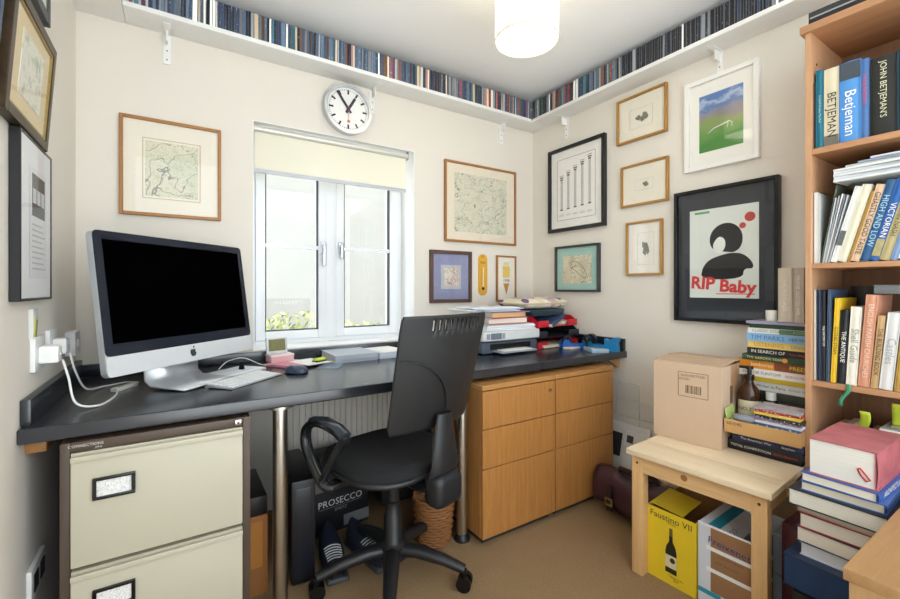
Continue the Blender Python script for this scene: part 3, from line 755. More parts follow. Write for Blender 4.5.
def lead(label, pts, r=.0032, mat=WHITE, n=40):
    P_ = [Vector(p) for p in pts]; out = []
    for i in range(len(P_) - 1):
        p0, p1, p2, p3 = P_[max(i - 1, 0)], P_[i], P_[i + 1], P_[min(i + 2, len(P_) - 1)]
        for k in range(8):
            s = k / 8; out.append(.5 * ((2 * p1) + (p2 - p0) * s + (2 * p0 - 5 * p1 + 4 * p2 - p3) * s * s + (3 * p1 - p0 - 3 * p2 + p3) * s ** 3))
    out.append(P_[-1])
    return tag(MB().tube(out, r, 6).build('power_cable', mat), label, 'cable')
lead('white cable drooping from the nearest plug across the desk', [(WL + .062, 1.70, .915), (WL + .075, 1.70, .86), (-.25, 1.68, .785), (-.20, 1.70, DESK_T + .004), (-.17, 1.82, DESK_T + .004), (-.172, 1.905, DESK_T + .012)])
lead('white cable from the middle socket to the white connector block', [(WL + .052, 1.87, .915), (WL + .065, 1.875, .85), (-.26, 1.93, .78), (-.22, 2.02, DESK_T + .004), (-.16, 2.06, DESK_T + .004), (-.12, 2.03, DESK_T + .004), (-.135, 1.99, DESK_T + .012)])
t = thing('connector_block', 'flat white cable connector block on the desk beside the monitor', 'connector', (-.155, 1.947, DESK_T), R_(58))
MB().box(-.05, .05, -.014, .014, 0, .014, .004).build('body', M('#e3e2d6', .45), t)
MB().box(-.035, -.01, -.008, .008, .0135, .0148).build('label', M('#cfcdbd', .6), t)
lead('thin white cable looping behind the keyboard under the monitor', [(.16, 2.12, DESK_T + .01), (.20, 2.17, DESK_T + .035), (.27, 2.20, DESK_T + .04), (.34, 2.15, DESK_T + .01), (.38, 2.07, DESK_T + .02)], .002)
t = thing('leaflet_holder', 'small yellow and green striped leaflet hanging over the sockets', 'leaflet', (WL, 1.66, .985), R_(90))
MB().box(-.02, .03, -.010, 0, 0, .085, .001).build('sleeve', M('#d9dcd8', .3), t)
b = MB(); b.box(-.014, -.004, -.0115, -.010, .006, .06, m=Matrix.Rotation(R_(12), 4, 'Y')); b.build('stripe', M('#c7b83a', .6), t)
b = MB(); b.box(-.001, .008, -.0115, -.010, .006, .055, m=Matrix.Rotation(R_(12), 4, 'Y')); b.build('stripe', M('#6f8a4c', .6), t)

# ------------------------------------------------------------------ printer corner
t = thing('printer', 'grey and white desktop printer under a pile of papers', 'printer', (1.612, 1.835, DESK_T))
PG = M('#4a5361', .4); PS = M('#d3d5d6', .4)
b = MB(); b.box(-.205, .205, .02, .36, .004, .066, .008).box(-.20, .20, .03, .355, .066, .075, .004); b.build('body', PG, t)
b = MB(); b.box(-.21, .21, .0, .37, .074, .128, .010, 3); b.build('scanner_lid', PS, t)
MB().box(-.16, -.085, -.003, .001, .084, .118, .002).build('control_screen', M('#6f7884', .25), t)
MB().box(-.19, -.165, -.003, .001, .086, .116, .002).build('keypad', M('#8a9098', .4), t); MB().box(-.08, -.06, -.003, .001, .086, .116, .002).build('keypad', M('#8a9098', .4), t)
MB().box(-.13, .13, -.06, .06, .012, .020, .003).build('output_tray', M('#9aa1aa', .35), t)
MB().box(-.10, .11, -.045, .05, .0205, .024).build('paper', PAPER, t)
MB().box(-.15, .15, .018, .022, .026, .055).build('paper_slot', BLACKS, t)
zz = DESK_T + .129
pile = [('paper_stack', 'thick pile of white papers directly on the printer lid', .36, .27, .030, '#d9dde4', 0), ('magazine', 'magazine with a rust coloured edge above the papers on the printer', .30, .23, .008, '#b9805f', 3),
        ('book', 'white paperback with a pinkish cover in the pile on the printer', .27, .21, .026, '#e9dcd6', -3), ('magazine', 'thin red magazine in the pile on the printer', .285, .215, .007, '#a34b42', 4),
        ('book', 'orange and cream paperback near the top of the printer pile', .25, .19, .024, '#e0b27c', 1), ('magazine', 'thin violet magazine near the top of the printer pile', .27, .20, .006, '#8a6f9a', -5)]
for i, (n_, lb, L, D, T, c, a) in enumerate(pile):
    if n_ == 'paper_stack':
        o = thing(n_, lb, 'paper', (1.625, 1.86, zz)); 
        for k in range(6): MB().box(-L / 2, L / 2, 0, D, k * T / 6, (k + 1) * T / 6 - .0006, m=Matrix.Rotation(R_((k % 3 - 1) * 2.), 4, 'Z')).build('sheaf', M('#d4dae4' if k % 2 else '#eef0f2', .8), o)
    else: book(n_, lb, (1.60 + .008 * (i % 2), 1.87 - .004 * i, zz), L, D, T, c, R_(a), soft=True)
    zz += T + .0008
o = thing('paper_stack', 'wide loose white papers sticking out on top of the printer pile', 'paper', (1.56, 1.86, zz))
for k, (dx, dy, a) in enumerate(((-.02, 0, 4), (-.06, .01, -5), (.0, -.02, 9), (-.03, .01, -2))):
    MB().box(-.17 + dx, .16 + dx, dy, dy + .23, k * .006, k * .006 + .0052, m=Matrix.Rotation(R_(a), 4, 'Z')).build('sheaf', M(('#dfe4ec', '#eceef0', '#cfd6e2', '#e8eaee')[k], .8), o)

# letter trays, cushion
RED = M('#a81f2c', .35, var=.05); REDB = M('#c8202f', .35)
def tray(label, z, rz, mat, dep=.30, wid=.36):
    o = thing('letter_tray', label, 'letter tray', (2.005, 1.86, z), R_(rz)); w = wid / 2
    MB().box(-w, w, 0, dep, 0, .004, .001).build('base', mat, o)
    MB().box(-w, w, dep - .004, dep, .004, .062, .001).build('side', mat, o)
    for s in (-1, 1):
        q = MB(); x = s * w; q.bm.faces.new([q.bm.verts.new((x, y_, z_)) for y_, z_ in ((0, .004), (dep, .004), (dep, .062), (.05, .062), (.0, .03))])
        pl = q.build('side', mat, o, 0); m_ = pl.modifiers.new('thickness', 'SOLIDIFY'); m_.thickness = .004; m_.offset = 0
    MB().box(-w, -w + .09, -.002, .004, .0, .040, .001).build('front_lip', mat, o); MB().box(w - .09, w, -.002, .004, .0, .040, .001).build('front_lip', mat, o)
    return o
tray('red plastic letter tray standing on the desk in the corner', DESK_T, 0, RED)
tray('black plastic letter tray between the two red ones', DESK_T + .064, -2, M('#23262e', .35))
tray('bright red letter tray holding papers beneath the cushion', DESK_T + .130, 3, REDB)
flat_box('paper_sheaf', 'cream papers lying in the lower red letter tray', 'paper', 2.0, 1.95, DESK_T + .005, .28, .2, .015, 4, M('#d7cdb8', .8), 0)
book('book', 'blue paperback leaning out of the bright red letter tray', (2.02, 1.868, DESK_T + .156), .20, .16, .020, '#3f5378', R_(20), lean=-16, soft=True)
flat_box('envelope', 'cream padded envelope in the bright red letter tray', 'envelope', 2.10, 2.0, DESK_T + .136, .16, .2, .022, 25, M('#dcd3c0', .8), .006)
o = thing('document_box', 'dark teal flat box under the patchwork cushion', 'box', (1.96, 1.90, DESK_T + .196), R_(4))
MB().box(-.15, .15, 0, .24, 0, .024, .004).build('base', M('#1d343d', .45), o); MB().box(-.153, .153, -.003, .243, .022, .040, .004).build('lid', M('#213c45', .45), o)
o = thing('cushion', 'cream and mauve patchwork cushion on top of the letter trays', 'cushion', (1.945, 2.02, DESK_T + .2375), R_(6))
def cush(u_, v_):
    a = 2 * math.pi * u_; k = (v_ - .5) * math.pi; c = max(math.cos(k), 0) ** .45
    sx = .225 * c; sy = .15 * c; q = (abs(math.cos(a)) ** 4 + abs(math.sin(a)) ** 4) ** -.25
    return Vector((sx * q * math.cos(a), sy * q * math.sin(a), .036 + .036 * math.sin(k)))
cm = NT('patchwork'); co = cm.coord((20, 9, 9)); vo = cm.n('TexVoronoi'); vo.inputs['Scale'].default_value = 1.3; cm.l(co, vo.inputs['Vector'])
sp = cm.n('SeparateXYZ'); cm.l(vo.outputs['Color'], sp.inputs[0])
cm.l(cm.ramp(sp.outputs['X'], [(0, '#e3d9c4'), (.30, '#cfa9b8'), (.48, '#e9e0cd'), (.62, '#6d5480'), (.85, '#ddd2b8')], 'CONSTANT'), cm.b.inputs['Base Color']); cm.set(.9)
b = MB(); b.grid(cush, 40, 14, True); b.build('cover', cm.m, o, 80)
b = MB(); b.tube([cush(i / 48, .5) for i in range(48)], .005, 6, closed=True); b.build('piping', M('#cbbf9e', .9), o, 80)

# tape dispensers and small things at the right end
BLU = M('#1f7fb8', .35, var=.05)
def dispenser(label, loc, rz, mat, s=1.):
    o = thing('tape_dispenser', label, 'tape dispenser', loc, R_(rz))
    pr = [(-.075, 0), (.075, 0), (.075, .022), (.055, .030), (.02, .022), (-.02, .03), (-.035, .055), (-.06, .058), (-.075, .04)]
    for y0, y1 in ((-.028, -.020), (.020, .028)): MB().prism([(x * s, z * s) for x, z in pr], y0 * s, y1 * s).build('side_plate', mat, o)
    MB().box(-.07 * s, .07 * s, -.020 * s, .020 * s, 0, .018 * s).build('base', mat, o)
    q = MB(); n = 28
    rs = [[q.bm.verts.new((-.035 * s + r * s * math.cos(2 * math.pi * i / n), y_ * s, .05 * s + r * s * math.sin(2 * math.pi * i / n))) for i in range(n)] for r, y_ in ((.03, -.012), (.03, .012), (.016, .012), (.016, -.012))]
    for a_, c_ in zip(rs, rs[1:] + rs[:1]):
        for i in range(n): q.bm.faces.new((a_[i], a_[(i + 1) % n], c_[(i + 1) % n], c_[i]))
    q.build('tape_roll', M('#24262a', .4), o)
    MB().box(.072 * s, .080 * s, -.016 * s, .016 * s, .018 * s, .028 * s).build('cutter', CHROME, o)
    return o
dispenser('cobalt blue plastic tape dispenser nearest the red trays', (2.055, 1.795, DESK_T), -22, M('#2a5fae', .35), .95)
dispenser('bright blue tape dispenser with a black roll on the desk end', (2.150, 1.685, DESK_T), -86, BLU, 1.1)
t = thing('desk_tidy', 'bright blue upright plastic holder at the very end of the desk', 'holder', (2.140, 1.568, DESK_T), R_(-76))
MB().prism([(-.035, 0), (.035, 0), (.030, .05), (.042, .078), (.02, .082), (-.02, .06), (-.042, .07), (-.038, .02)], -.022, .022).build('body', BLU, t)
flat_box('glass_slab', 'clear flat plastic case in front of the blue dispensers', 'plastic case', 2.05, 1.615, DESK_T, .10, .13, .022, -28, M('#9fb6c9', .08, var=.1), .004)
flat_box('crumpled_paper', 'small cream note paper beside the lower red tray', 'paper', 2.03, 1.775, DESK_T, .11, .06, .010, 12, M('#e1d8c4', .8), .003)
t = thing('door_stop', 'round black rubber knob on the wall above the blue dispensers', 'knob', (2.095, 1.715, DESK_T + .062))
flatk = MB().lathe([(.0001, -.022), (.016, -.016), (.023, 0), (.016, .016), (.0001, .022)], 18); flatk.build('ball', BLACKP, t, 80)
MB().cyl((0, 0, -.062), (0, 0, -.018), .008, n=10).build('post', BLACKP, t)

# ------------------------------------------------------------------ under the desk
t = thing('radiator', 'white panel radiator with vertical ribs below the window', 'radiator', (.46, 2.20, .12))
b = MB(); n = 24; wv = .72
for i in range(n):
    x = i * wv / n; b.box(x + .003, x + wv / n - .003, 0, .018, .02, .50, .006)
b.box(0, wv, .012, .03, 0, .52, .004); b.build('ribbed_panel', M('#eeeae2', .4), t)
MB().box(0, wv, -.002, .07, .52, .535, .003).build('top_grille', M('#e2ddd4', .4), t)
for x in (.08, wv - .08): MB().box(x, x + .02, .03, WB - 2.20, .30, .42).build('wall_bracket', WHITE, t)
for x in (.02, wv - .02): MB().cyl((x, .03, -.12), (x, .03, .03), .008, n=10).build('pipe', WHITE, t)
t = thing('prosecco_carton', 'black carton with white lettering PROSECCO on the floor under the desk', 'box', (.665, 1.95, 0), R_(6))
BK = M('#14161c', .55, var=.1)
MB().box(-.17, .13, 0, .20, 0, .33, .003).build('carton', BK, t)
text('PROSECCO', t, (-.015, -.0008, .140), UPR, M('#d8d8d4', .6), .215); text('SPRITZ', t, (-.015, -.0008, .103), UPR, M('#9a9a98', .6), .06)
MB().box(-.12, .09, -.0006, 0, .118, .1195).build('rule', M('#8a8a88', .6), t)
MB().box(.0, .13, -.0007, 0, .015, .065).build('panel', M('#777a80', .6), t)
MB().box(-.17, -.08, -.0007, 0, .20, .25).build('panel', M('#6e6a68', .6), t)
t = thing('computer_tower', 'slim black case standing behind the left steel desk leg', 'case', (.40, 1.66, 0), R_(-4))
MB().box(-.035, .055, 0, .35, .008, .40, .012).build('shell', M('#101218', .4), t); MB().box(-.02, .04, -.002, .01, .03, .37, .004).build('front_panel', M('#171a22', .3), t)
for y in (.04, .30): MB().box(-.03, .05, y, y + .02, 0, .01).build('foot', BLACKP, t)
def shoe(label, loc, rz):
    o = thing('trainer', label, 'shoe', loc, R_(rz), 'pair of trainers under the desk')
    def up(u_, v_):
        y = v_ * .27; w = .036 + .012 * math.sin(math.pi * min(1, v_ * 1.15)); top = .045 + .045 * max(0, 1 - v_ * 1.5) if v_ < .6 else .05 - .02 * (v_ - .6) / .4
        if v_ < .03 or v_ > .97: w *= .6
        a = math.pi * u_; return Vector((w * math.cos(a), y, .02 + top * math.sin(a) ** .6))
    b = MB(); b.grid(up, 14, 14); b.build('upper', M('#1a1f30', .6), o, 80)
    MB().box(-.042, .042, -.004, .272, 0, .022, .010, 3).build('sole', M('#3c3e42', .6), o)
    q = MB()
    for k in range(6): q.tube([up(i / 8, .50 + k * .05) * 1.0 + Vector((0, 0, .002)) for i in range(2, 7)], .0022, 5)
    q.build('laces', M('#c9cbcc', .7), o)
    return o
shoe('dark trainer with pale laces, toe towards the left desk leg', (.56, 1.86, 0), 172)
shoe('dark trainer with pale laces, the one closer to the chair base', (.66, 1.83, 0), 190)
t = thing('wicker_basket', 'small brown wicker waste basket behind the chair', 'basket', (.975, 1.645, 0))
wm = M('#8a5a30', .7, var=.3, scale=60.)
prof = [(.070, 0), (.082, .10), (.090, .20)]
b = MB(); b.lathe([(.066, .002), (.078, .10), (.086, .20)], 24, cap1=False); b.build('lining', M('#5c3a1e', .8), t)
b = MB()
for k in range(16):
    z = .008 + k * .0128; r = .071 + .019 * z / .2
    b.tube([((r + .003 * (-1) ** (i + k)) * math.cos(2 * math.pi * i / 24), (r + .003 * (-1) ** (i + k)) * math.sin(2 * math.pi * i / 24), z) for i in range(24)], .0062, 5, closed=True)
b.build('weave', wm, t, 80)
t = thing('cardboard_box', 'brown taped cardboard box wedged behind the filing cabinet', 'box', (.222, 1.70, 0))
MB().box(0, .068, 0, .3, 0, .29, .002).build('carton', M('#9a6231', .7, var=.15), t)
MB().box(.01, .05, -.0006, 0, .10, .27).build('tape', M('#b57a3a', .3), t)
MB().box(0, .066, .0, .28, .291, .36, .003).build('folder', BLACKP, t)
t = thing('dark_bag', 'black rucksack slumped against the wall under the desk', 'bag', (.955, 2.06, 0))
b = MB(); b.grid(lambda u_, v_: Vector((.14 * math.cos(2 * math.pi * u_) * math.cos((v_ - .5) * math.pi) ** .4 if 0 < v_ < 1 else 0, .10 * math.sin(2 * math.pi * u_) * (math.cos((v_ - .5) * math.pi) ** .4 if 0 < v_ < 1 else 0), .34 * v_)), 24, 14, True)
b.build('body', M('#15171c', .7, bump=.3), t, 80)
b = MB().box(-.10, .10, -.112, -.085, .05, .18, .02); b.build('pocket', M('#191b21', .7), t)
b = MB().tube([(-.04, 0, .33), (-.03, 0, .37), (.03, 0, .37), (.04, 0, .33)], .008, 6); b.build('handle', BLACKP, t)

# ------------------------------------------------------------------ office chair
t = thing('office_chair', 'black swivel office chair with slotted plastic backrest and loop arms', 'chair', (.715, 1.518, 0), R_(13.5))
CP = M('#1b1c1f', .42, var=.1, scale=30.); FAB = M('#17181a', .95, var=.2, scale=60., bump=.4, bscale=500.)
for k in range(5):
    a = R_(-46 - 13.5 + 72 * k); d = Vector((math.cos(a), math.sin(a), 0))
    b = MB(); b.tube([d * .03 + Vector((0, 0, .115)), d * .10 + Vector((0, 0, .118)), d * .20 + Vector((0, 0, .100)), d * .285 + Vector((0, 0, .074))], [.026, .024, .020, .016], 8, 1.25)
    lg = b.build('base_leg', CP, t, 60)
    p = d * .285; side = Vector((-d.y, d.x, 0)); q = MB()
    for s in (-1, 1): q.cyl(p + side * s * .006 + Vector((0, 0, .028)), p + side * s * .026 + Vector((0, 0, .028)), .028, n=18)
    q.cyl(p + Vector((0, 0, .03)), p + Vector((0, 0, .075)), .010, n=10)
    q.build('caster', BLACKS, lg)
b = MB(); b.lathe([(.055, .085), (.055, .135), (.04, .145), (.036, .15), (.036, .25), (.030, .26), (.030, .30), (.024, .305), (.024, .42)], 24); b.build('gas_column', CP, t)
MB().box(-.09, .09, -.12, .10, .415, .445, .01).build('tilt_mechanism', BLACKP, t)
def seat(u_, v_):
    a = 2 * math.pi * u_; q = (abs(math.cos(a)) ** 3.2 + abs(math.sin(a)) ** 3.2) ** (-1 / 3.2)
    pr = [(0, .500), (.55, .508), (.86, .512), (.97, .502), (1., .480), (.975, .462), (.80, .452), (0, .445)]
    i = v_ * (len(pr) - 1); k = min(int(i), len(pr) - 2); fr = i - k
    r = pr[k][0] * (1 - fr) + pr[k + 1][0] * fr; z = pr[k][1] * (1 - fr) + pr[k + 1][1] * fr
    return Vector((.235 * q * r * math.cos(a), .225 * q * r * math.sin(a) + .01, z + .012 * r * r * math.sin(a) * .0))
b = MB(); b.grid(seat, 44, 22, True); b.build('seat', FAB, t, 80)
b = MB(); b.tube([seat(i / 44, .62) + Vector((0, 0, -.006)) for i in range(44)], .011, 8, closed=True); b.build('seat_rim', CP, t, 80)
# backrest: plastic shell with slots, cushion in front
def back_pt(u_, v_):          # u -1..1 across, v 0..1 bottom to top
    w = .190 + .014 * v_; x = u_ * w
    if v_ < .06: x *= .94 + v_
    if v_ > .95: x *= 1 - (v_ - .95) * .8
    y = -.236 - .096 * v_ + .035 * u_ * u_ - .028 * math.sin(math.pi * min(1, v_ * 1.05)) * (1 - u_ * u_) * .6 + .018 * (1 - v_) * 0
    return Vector((x, y, .642 + .398 * v_))
b = MB(); NU = 65; vrows = [0, .03, .08, .16, .26, .36, .46, .56, .66, .76, .82, .875, .965, .985, 1.]
V = [[b.bm.verts.new(back_pt(-1 + 2 * i / (NU - 1), v)) for i in range(NU)] for v in vrows]
slots = set(i for k in range(17, 57, 4) for i in (k, k + 1))
for j in range(len(vrows) - 1):
    for i in range(NU - 1):
        if vrows[j] == .875 and i in slots: continue
        b.bm.faces.new((V[j][i], V[j][i + 1], V[j + 1][i + 1], V[j + 1][i]))
bk = b.build('backrest_shell', M('#1f2022', .5, var=.08, scale=20.), t, 60)
m_ = bk.modifiers.new('thickness', 'SOLIDIFY'); m_.thickness = .010; m_.offset = 0
b = MB()
def cushb(u_, v_):
    p = back_pt((-1 + 2 * u_) * .93, .05 + .78 * v_); e = (math.sin(math.pi * u_) * math.sin(math.pi * v_)) ** .35
    return p + Vector((0, .012 + .032 * e, 0))
b.grid(cushb, 20, 16); b.build('back_cushion', FAB, t, 80)
b = MB(); b.tube([back_pt(u_, .02 + .62 * max(0, 1 - ((u_ + .98) / 1.1) ** 2) ** .5) + Vector((0, -.0125, 0)) for u_ in [-.96 + 1.05 * k / 16 for k in range(17)]], .003, 6); b.build('moulded_rib', M('#1f2022', .5), t, 80)
b = MB(); sp_ = [(0, -.08, .425), (0, -.20, .425), (0, -.262, .45), (0, -.285, .53), (0, -.278, .62), (0, -.280, .70)]
b.tube(sp_, [.020, .022, .026, .024, .020, .014], 10, 2.6, up=(0, 1, .3)); b.build('spine', CP, t, 80)
b = MB().box(-.065, .065, -.318, -.235, .385, .50, .036, 5); b.build('spine_cover', M('#15181d', .45), t)
AR = M('#1e2023', .22)
for s in (-1, 1):
    x = s * .275
    MB().box(min(s * .10, s * .262), max(s * .10, s * .262), .005, .055, .424, .444, .006).build('arm_mount', AR, t)
    path = [(s * .250, .02, .430), (s * .268, .035, .434), (x, .060, .452), (x, .115, .495), (x, .165, .550), (x, .165, .605), (x, .115, .640), (x, .04, .652), (x, -.05, .645), (x, -.10, .625)]
    P_ = [Vector(p) for p in path]; out = []
    for i in range(len(P_) - 1):
        p0, p1, p2, p3 = P_[max(i - 1, 0)], P_[i], P_[i + 1], P_[min(i + 2, len(P_) - 1)]
        for k in range(5):
            f_ = k / 5; out.append(.5 * ((2 * p1) + (p2 - p0) * f_ + (2 * p0 - 5 * p1 + 4 * p2 - p3) * f_ ** 2 + (3 * p1 - p0 - 3 * p2 + p3) * f_ ** 3))
    out.append(P_[-1])
    am = MB().tube(out, .021, 12, .72, up=(1, 0, 0)).build('armrest', AR, t, 70)
    st_ = [Vector((x, -.085, .628)), Vector((x, -.05, .585)), Vector((x, -.0, .525)), Vector((x, .035, .475)), Vector((x, .05, .45))]
    MB().tube(st_, .016, 10, .75, up=(1, 0, 0)).build('arm_strut', AR, am, 70)
    MB().tube([(x, .11, .664 - .008), (x, .04, .668), (x, -.05, .661), (x, -.095, .644)], .010, 8, 2.4, up=(0, 0, 1)).build('arm_pad', M('#2f333b', .2), am, 70)

# ------------------------------------------------------------------ bench and what is on and under it
t = thing('bench', 'small pale pine bench standing by the bookcase', 'bench', (1.549, .566, 0), R_(4.17))
BD, BL = .615, .484
PT = wood('#dcc3a0', '#ecdbbd', 'y', .8, .5); PL = wood('#c99a62', '#e3bd88', 'z', .8, .5); PR = wood('#cfa06a', '#e6c492', 'y', .8, .5)
for k in range(4):
    x0 = BD * k / 4 ; MB().box(x0, x0 + BD / 4 - .0004, 0, BL, .470, .490, .0022, 2).build('plank', PT, t)
for x in (.018, BD - .062):
    for y in (.016, BL - .060):
        l = MB().box(x, x + .044, y, y + .044, 0, .470, .002).build('leg', PL, t)
        if x < .1: MB().cyl((x - .001, y + .022, .440), (x + .002, y + .022, .440), .005, n=10).build('bolt_hole', M('#3a2a1c', .8), l)
MB().box(.022, .042, .06, BL - .06, .405, .470).build('apron', PR, t); MB().box(BD - .042, BD - .022, .06, BL - .06, .405, .470).build('apron', PR, t)
MB().box(.062, BD - .062, .022, .042, .405, .470).build('apron', wood('#cfa06a', '#e6c492', 'x', .8, .5), t); MB().box(.062, BD - .062, BL - .042, BL - .022, .405, .470).build('apron', wood('#cfa06a', '#e6c492', 'x', .8, .5), t)
MB().cyl((.0212, .27, .44), (.023, .27, .44), .012, n=14).build('knot', M('#9a6a3c', .6), t)

def carton(name, label, loc, rz, w, d, h, mat, cat='box', open_top=False, flaps=()):
    """w along local x (front face on local -y), open or closed"""
    o = thing(name, label, cat, loc, R_(rz)); e = .004
    b = MB()
    b.box(-w / 2, w / 2, 0, e, 0, h).box(-w / 2, w / 2, d - e, d, 0, h).box(-w / 2, -w / 2 + e, e, d - e, 0, h).box(w / 2 - e, w / 2, e, d - e, 0, h).box(-w / 2 + e, w / 2 - e, e, d - e, 0, e)
    b.build('carton', mat, o, 0)
    return o
t = carton('cardboard_box', 'plain tan cardboard box with a printed label standing on the bench', (1.778, .952, .4905), -82.6, .262, .30, .325, M('#cab096', .8, var=.05, scale=12.))
for k, (x0, x1, y0, y1, a, ax) in enumerate(((-.131, .131, 0, .15, 3, 1), (-.131, .131, .15, .30, -4, -1))):
    mm = Matrix.Translation((0, y0 if ax == 1 else y1, .325)) @ Matrix.Rotation(R_(a * 1.), 4, 'X')
    MB().box(x0, x1, 0 if ax == 1 else -.15, .15 if ax == 1 else 0, 0, .004, m=mm).build('flap', M('#c4a88c', .8, var=.05), t, 0)
MB().box(.131, .1315, .11, .19, .20, .325).build('tape', M('#b98d62', .3), t)
MB().box(.131, .1318, .10, .13, .17, .24).build('printed_mark', M('#6e553f', .8), t)
q = MB(); q.box(-.03, .085, -.0008, 0, .19, .192).box(-.03, .085, -.0008, 0, .29, .292).box(-.03, -.028, -.0008, 0, .19, .292).box(.083, .085, -.0008, 0, .19, .292)
q.build('label_outline', M('#7d6248', .8), t)
q = MB()
for k in range(11): q.box(.0 + k * .0055, .0 + k * .0055 + (.0018, .003, .0012)[k % 3], -.0009, 0, .205, .238)
struct(q.build('barcode', M('#5a4634', .8), t), 'stuff')
text('6x75cl BOTTLES', t, (.027, -.0008, .278), UPR, M('#5f4a36', .8), .09); text('RETAIN', t, (-.005, -.0008, .262), UPR, M('#5f4a36', .8), .04)

NR = R_(-90 + 4)
book('book', 'black hardback with white and red spine lettering, lowest on the bench', (1.870, .712, .4905), .236, .130, .040, '#17181d', NR, title='TOTAL COMPETITION', tw=.56, ty=-.17, th=.5, title2='ROSS BRAWN', t2col=M('#c23b3f', .6))
book('book', 'navy hardback with a crimson upper band, second on the bench', (1.868, .700, .531), .225, .130, .026, '#22315f', NR, title='The American War', ty=-.15, tw=.45, th=.4, title2='Stephen', band=None)
book('book', 'thin crimson book under the cardboard tray', (1.872, .698, .5575), .22, .128, .012, '#8a2338', NR)
t = thing('cardboard_tray', 'tan cardboard tray of CDs and papers on top of books', 'tray', (1.8185, .699, .570), R_(-84))
TC = M('#c69b63', .75, var=.06); w = .238; d = .100; h = .050
b = MB(); b.box(-w / 2, w / 2, 0, .004, 0, h).box(-w / 2, w / 2, d - .004, d, 0, h).box(-w / 2, -w / 2 + .004, .004, d - .004, 0, h).box(w / 2 - .004, w / 2, .004, d - .004, 0, h).box(-w / 2 + .004, w / 2 - .004, .004, d - .004, 0, .004)
b.build('tray', TC, t, 0)
text('60-C45', t, (-.085, -.0008, .036), UPR, M('#2c241c', .8), .05)
# things in the tray
def at_tray(lx, ly, z): 
    a = R_(-84); return (1.8185 + lx * math.cos(a) - ly * math.sin(a), .699 + lx * math.sin(a) + ly * math.cos(a), z)
flat_box('plastic_bag', 'crumpled clear plastic bag lying in the cardboard tray', 'plastic bag', *at_tray(-.01, .050, .5745)[:2], .5745, .20, .086, .042, -84, M('#d5dade', .25, var=.1, bump=.6, bscale=40.), .014)
zc = .617
for k, (c, lb) in enumerate((('#3f5f8a', 'blue'), ('#d9dbe0', 'white'), ('#8a6f9a', 'violet'), ('#24262c', 'black'), ('#e0c24a', 'yellow'), ('#b03a35', 'red'))):
    p = at_tray(.044 + .004 * (k % 2), .008 + .003 * (k % 3), zc)
    o = thing('dvd_case', f'flat {lb} disc case in the little stack on the tray', 'disc case', p, R_(-87 + (k % 3 - 1) * 3), 'disc cases stacked on the cardboard tray')
    MB().box(-.07, .07, 0, .115, 0, .0098, .001, 1).build('case', M(c, .3, var=.2, scale=50.), o)
    MB().box(-.066, .066, -.0004, .0004, .001, .0088).build('spine_insert', printed(c, '#e6e6e6', .6, 120., 200.), o)
    zc += .0102
p = at_tray(.044, .01, zc)
o = thing('magazine', 'glossy pink and grey magazine on top of the disc cases', 'magazine', p, R_(-86)); MB().box(-.07, .07, 0, .115, 0, .006).build('cover', old_map('mag', '#c9b7b4', '#7a4a58', '#8a8f9a', 18., 3.), o)
t = thing('greeting_card', 'green and white card leaning between the cardboard box and tray', 'card', at_tray(-.108, .006, .5755), (R_(0), R_(-6), R_(-84)))
MB().box(-.0012, .0012, 0, .09, 0, .085).build('card', M('#b9cf7a', .7, var=.35, scale=30.), t); MB().box(-.0018, -.0012, .0, .09, .06, .085).build('border', PAPER, t)
t = thing('spectacles_case', 'grey soft spectacles pouch in front of the brown bottle', 'pouch', at_tray(-.055, .03, .617), R_(-80))
b = MB(); b.grid(lambda u_, v_: Vector((.045 * math.cos(2 * math.pi * u_) * math.sin(math.pi * v_) ** .5, .026 * math.sin(2 * math.pi * u_) * math.sin(math.pi * v_) ** .5, .013 - .013 * math.cos(math.pi * v_))), 20, 10, True); b.build('pouch', M('#8b8f98', .7), t, 80)
# amber bottle with pump
t = thing('pump_bottle', 'amber glass pump bottle with a cream label behind the tray', 'bottle', (1.9595, .792, .5700), R_(-90))
z0 = .031
MB().cyl((0, 0, 0), (0, 0, z0), .036, n=24).build('tin_stand', M('#3c342c', .5), t)
b = MB(); b.lathe([(.036, z0), (.038, z0 + .004), (.038, z0 + .10), (.034, z0 + .118), (.018, z0 + .140), (.014, z0 + .150), (.014, z0 + .158)], 28); b.build('bottle', M('#3b2012', .12, var=.1), t)
b = MB(); b.lathe([(.0385, z0 + .018), (.0385, z0 + .078)], 28, cap0=False, cap1=False); b.build('label', M('#d8cfb4', .7), t)
b = MB(); b.lathe([(.017, z0 + .158), (.017, z0 + .178), (.008, z0 + .180), (.008, z0 + .20), (.014, z0 + .20), (.014, z0 + .212)], 16); b.box(-.036, .0, -.007, .007, z0 + .20, z0 + .211, .003); b.build('pump', BLACKS, t)
text('NO.7', t, (0, -.0395, z0 + .045), UPR, DK, .045)
t = thing('small_jar', 'small dark jar with a pale cap next to the amber bottle', 'jar', (1.972, .722, .5700))
MB().lathe([(.022, 0), (.024, .005), (.024, .11), (.018, .12)], 20).build('jar', M('#1f2420', .15), t); MB().lathe([(.017, .12), (.017, .150), (.0001, .151)], 16).build('cap', M('#c9ccc8', .3), t)

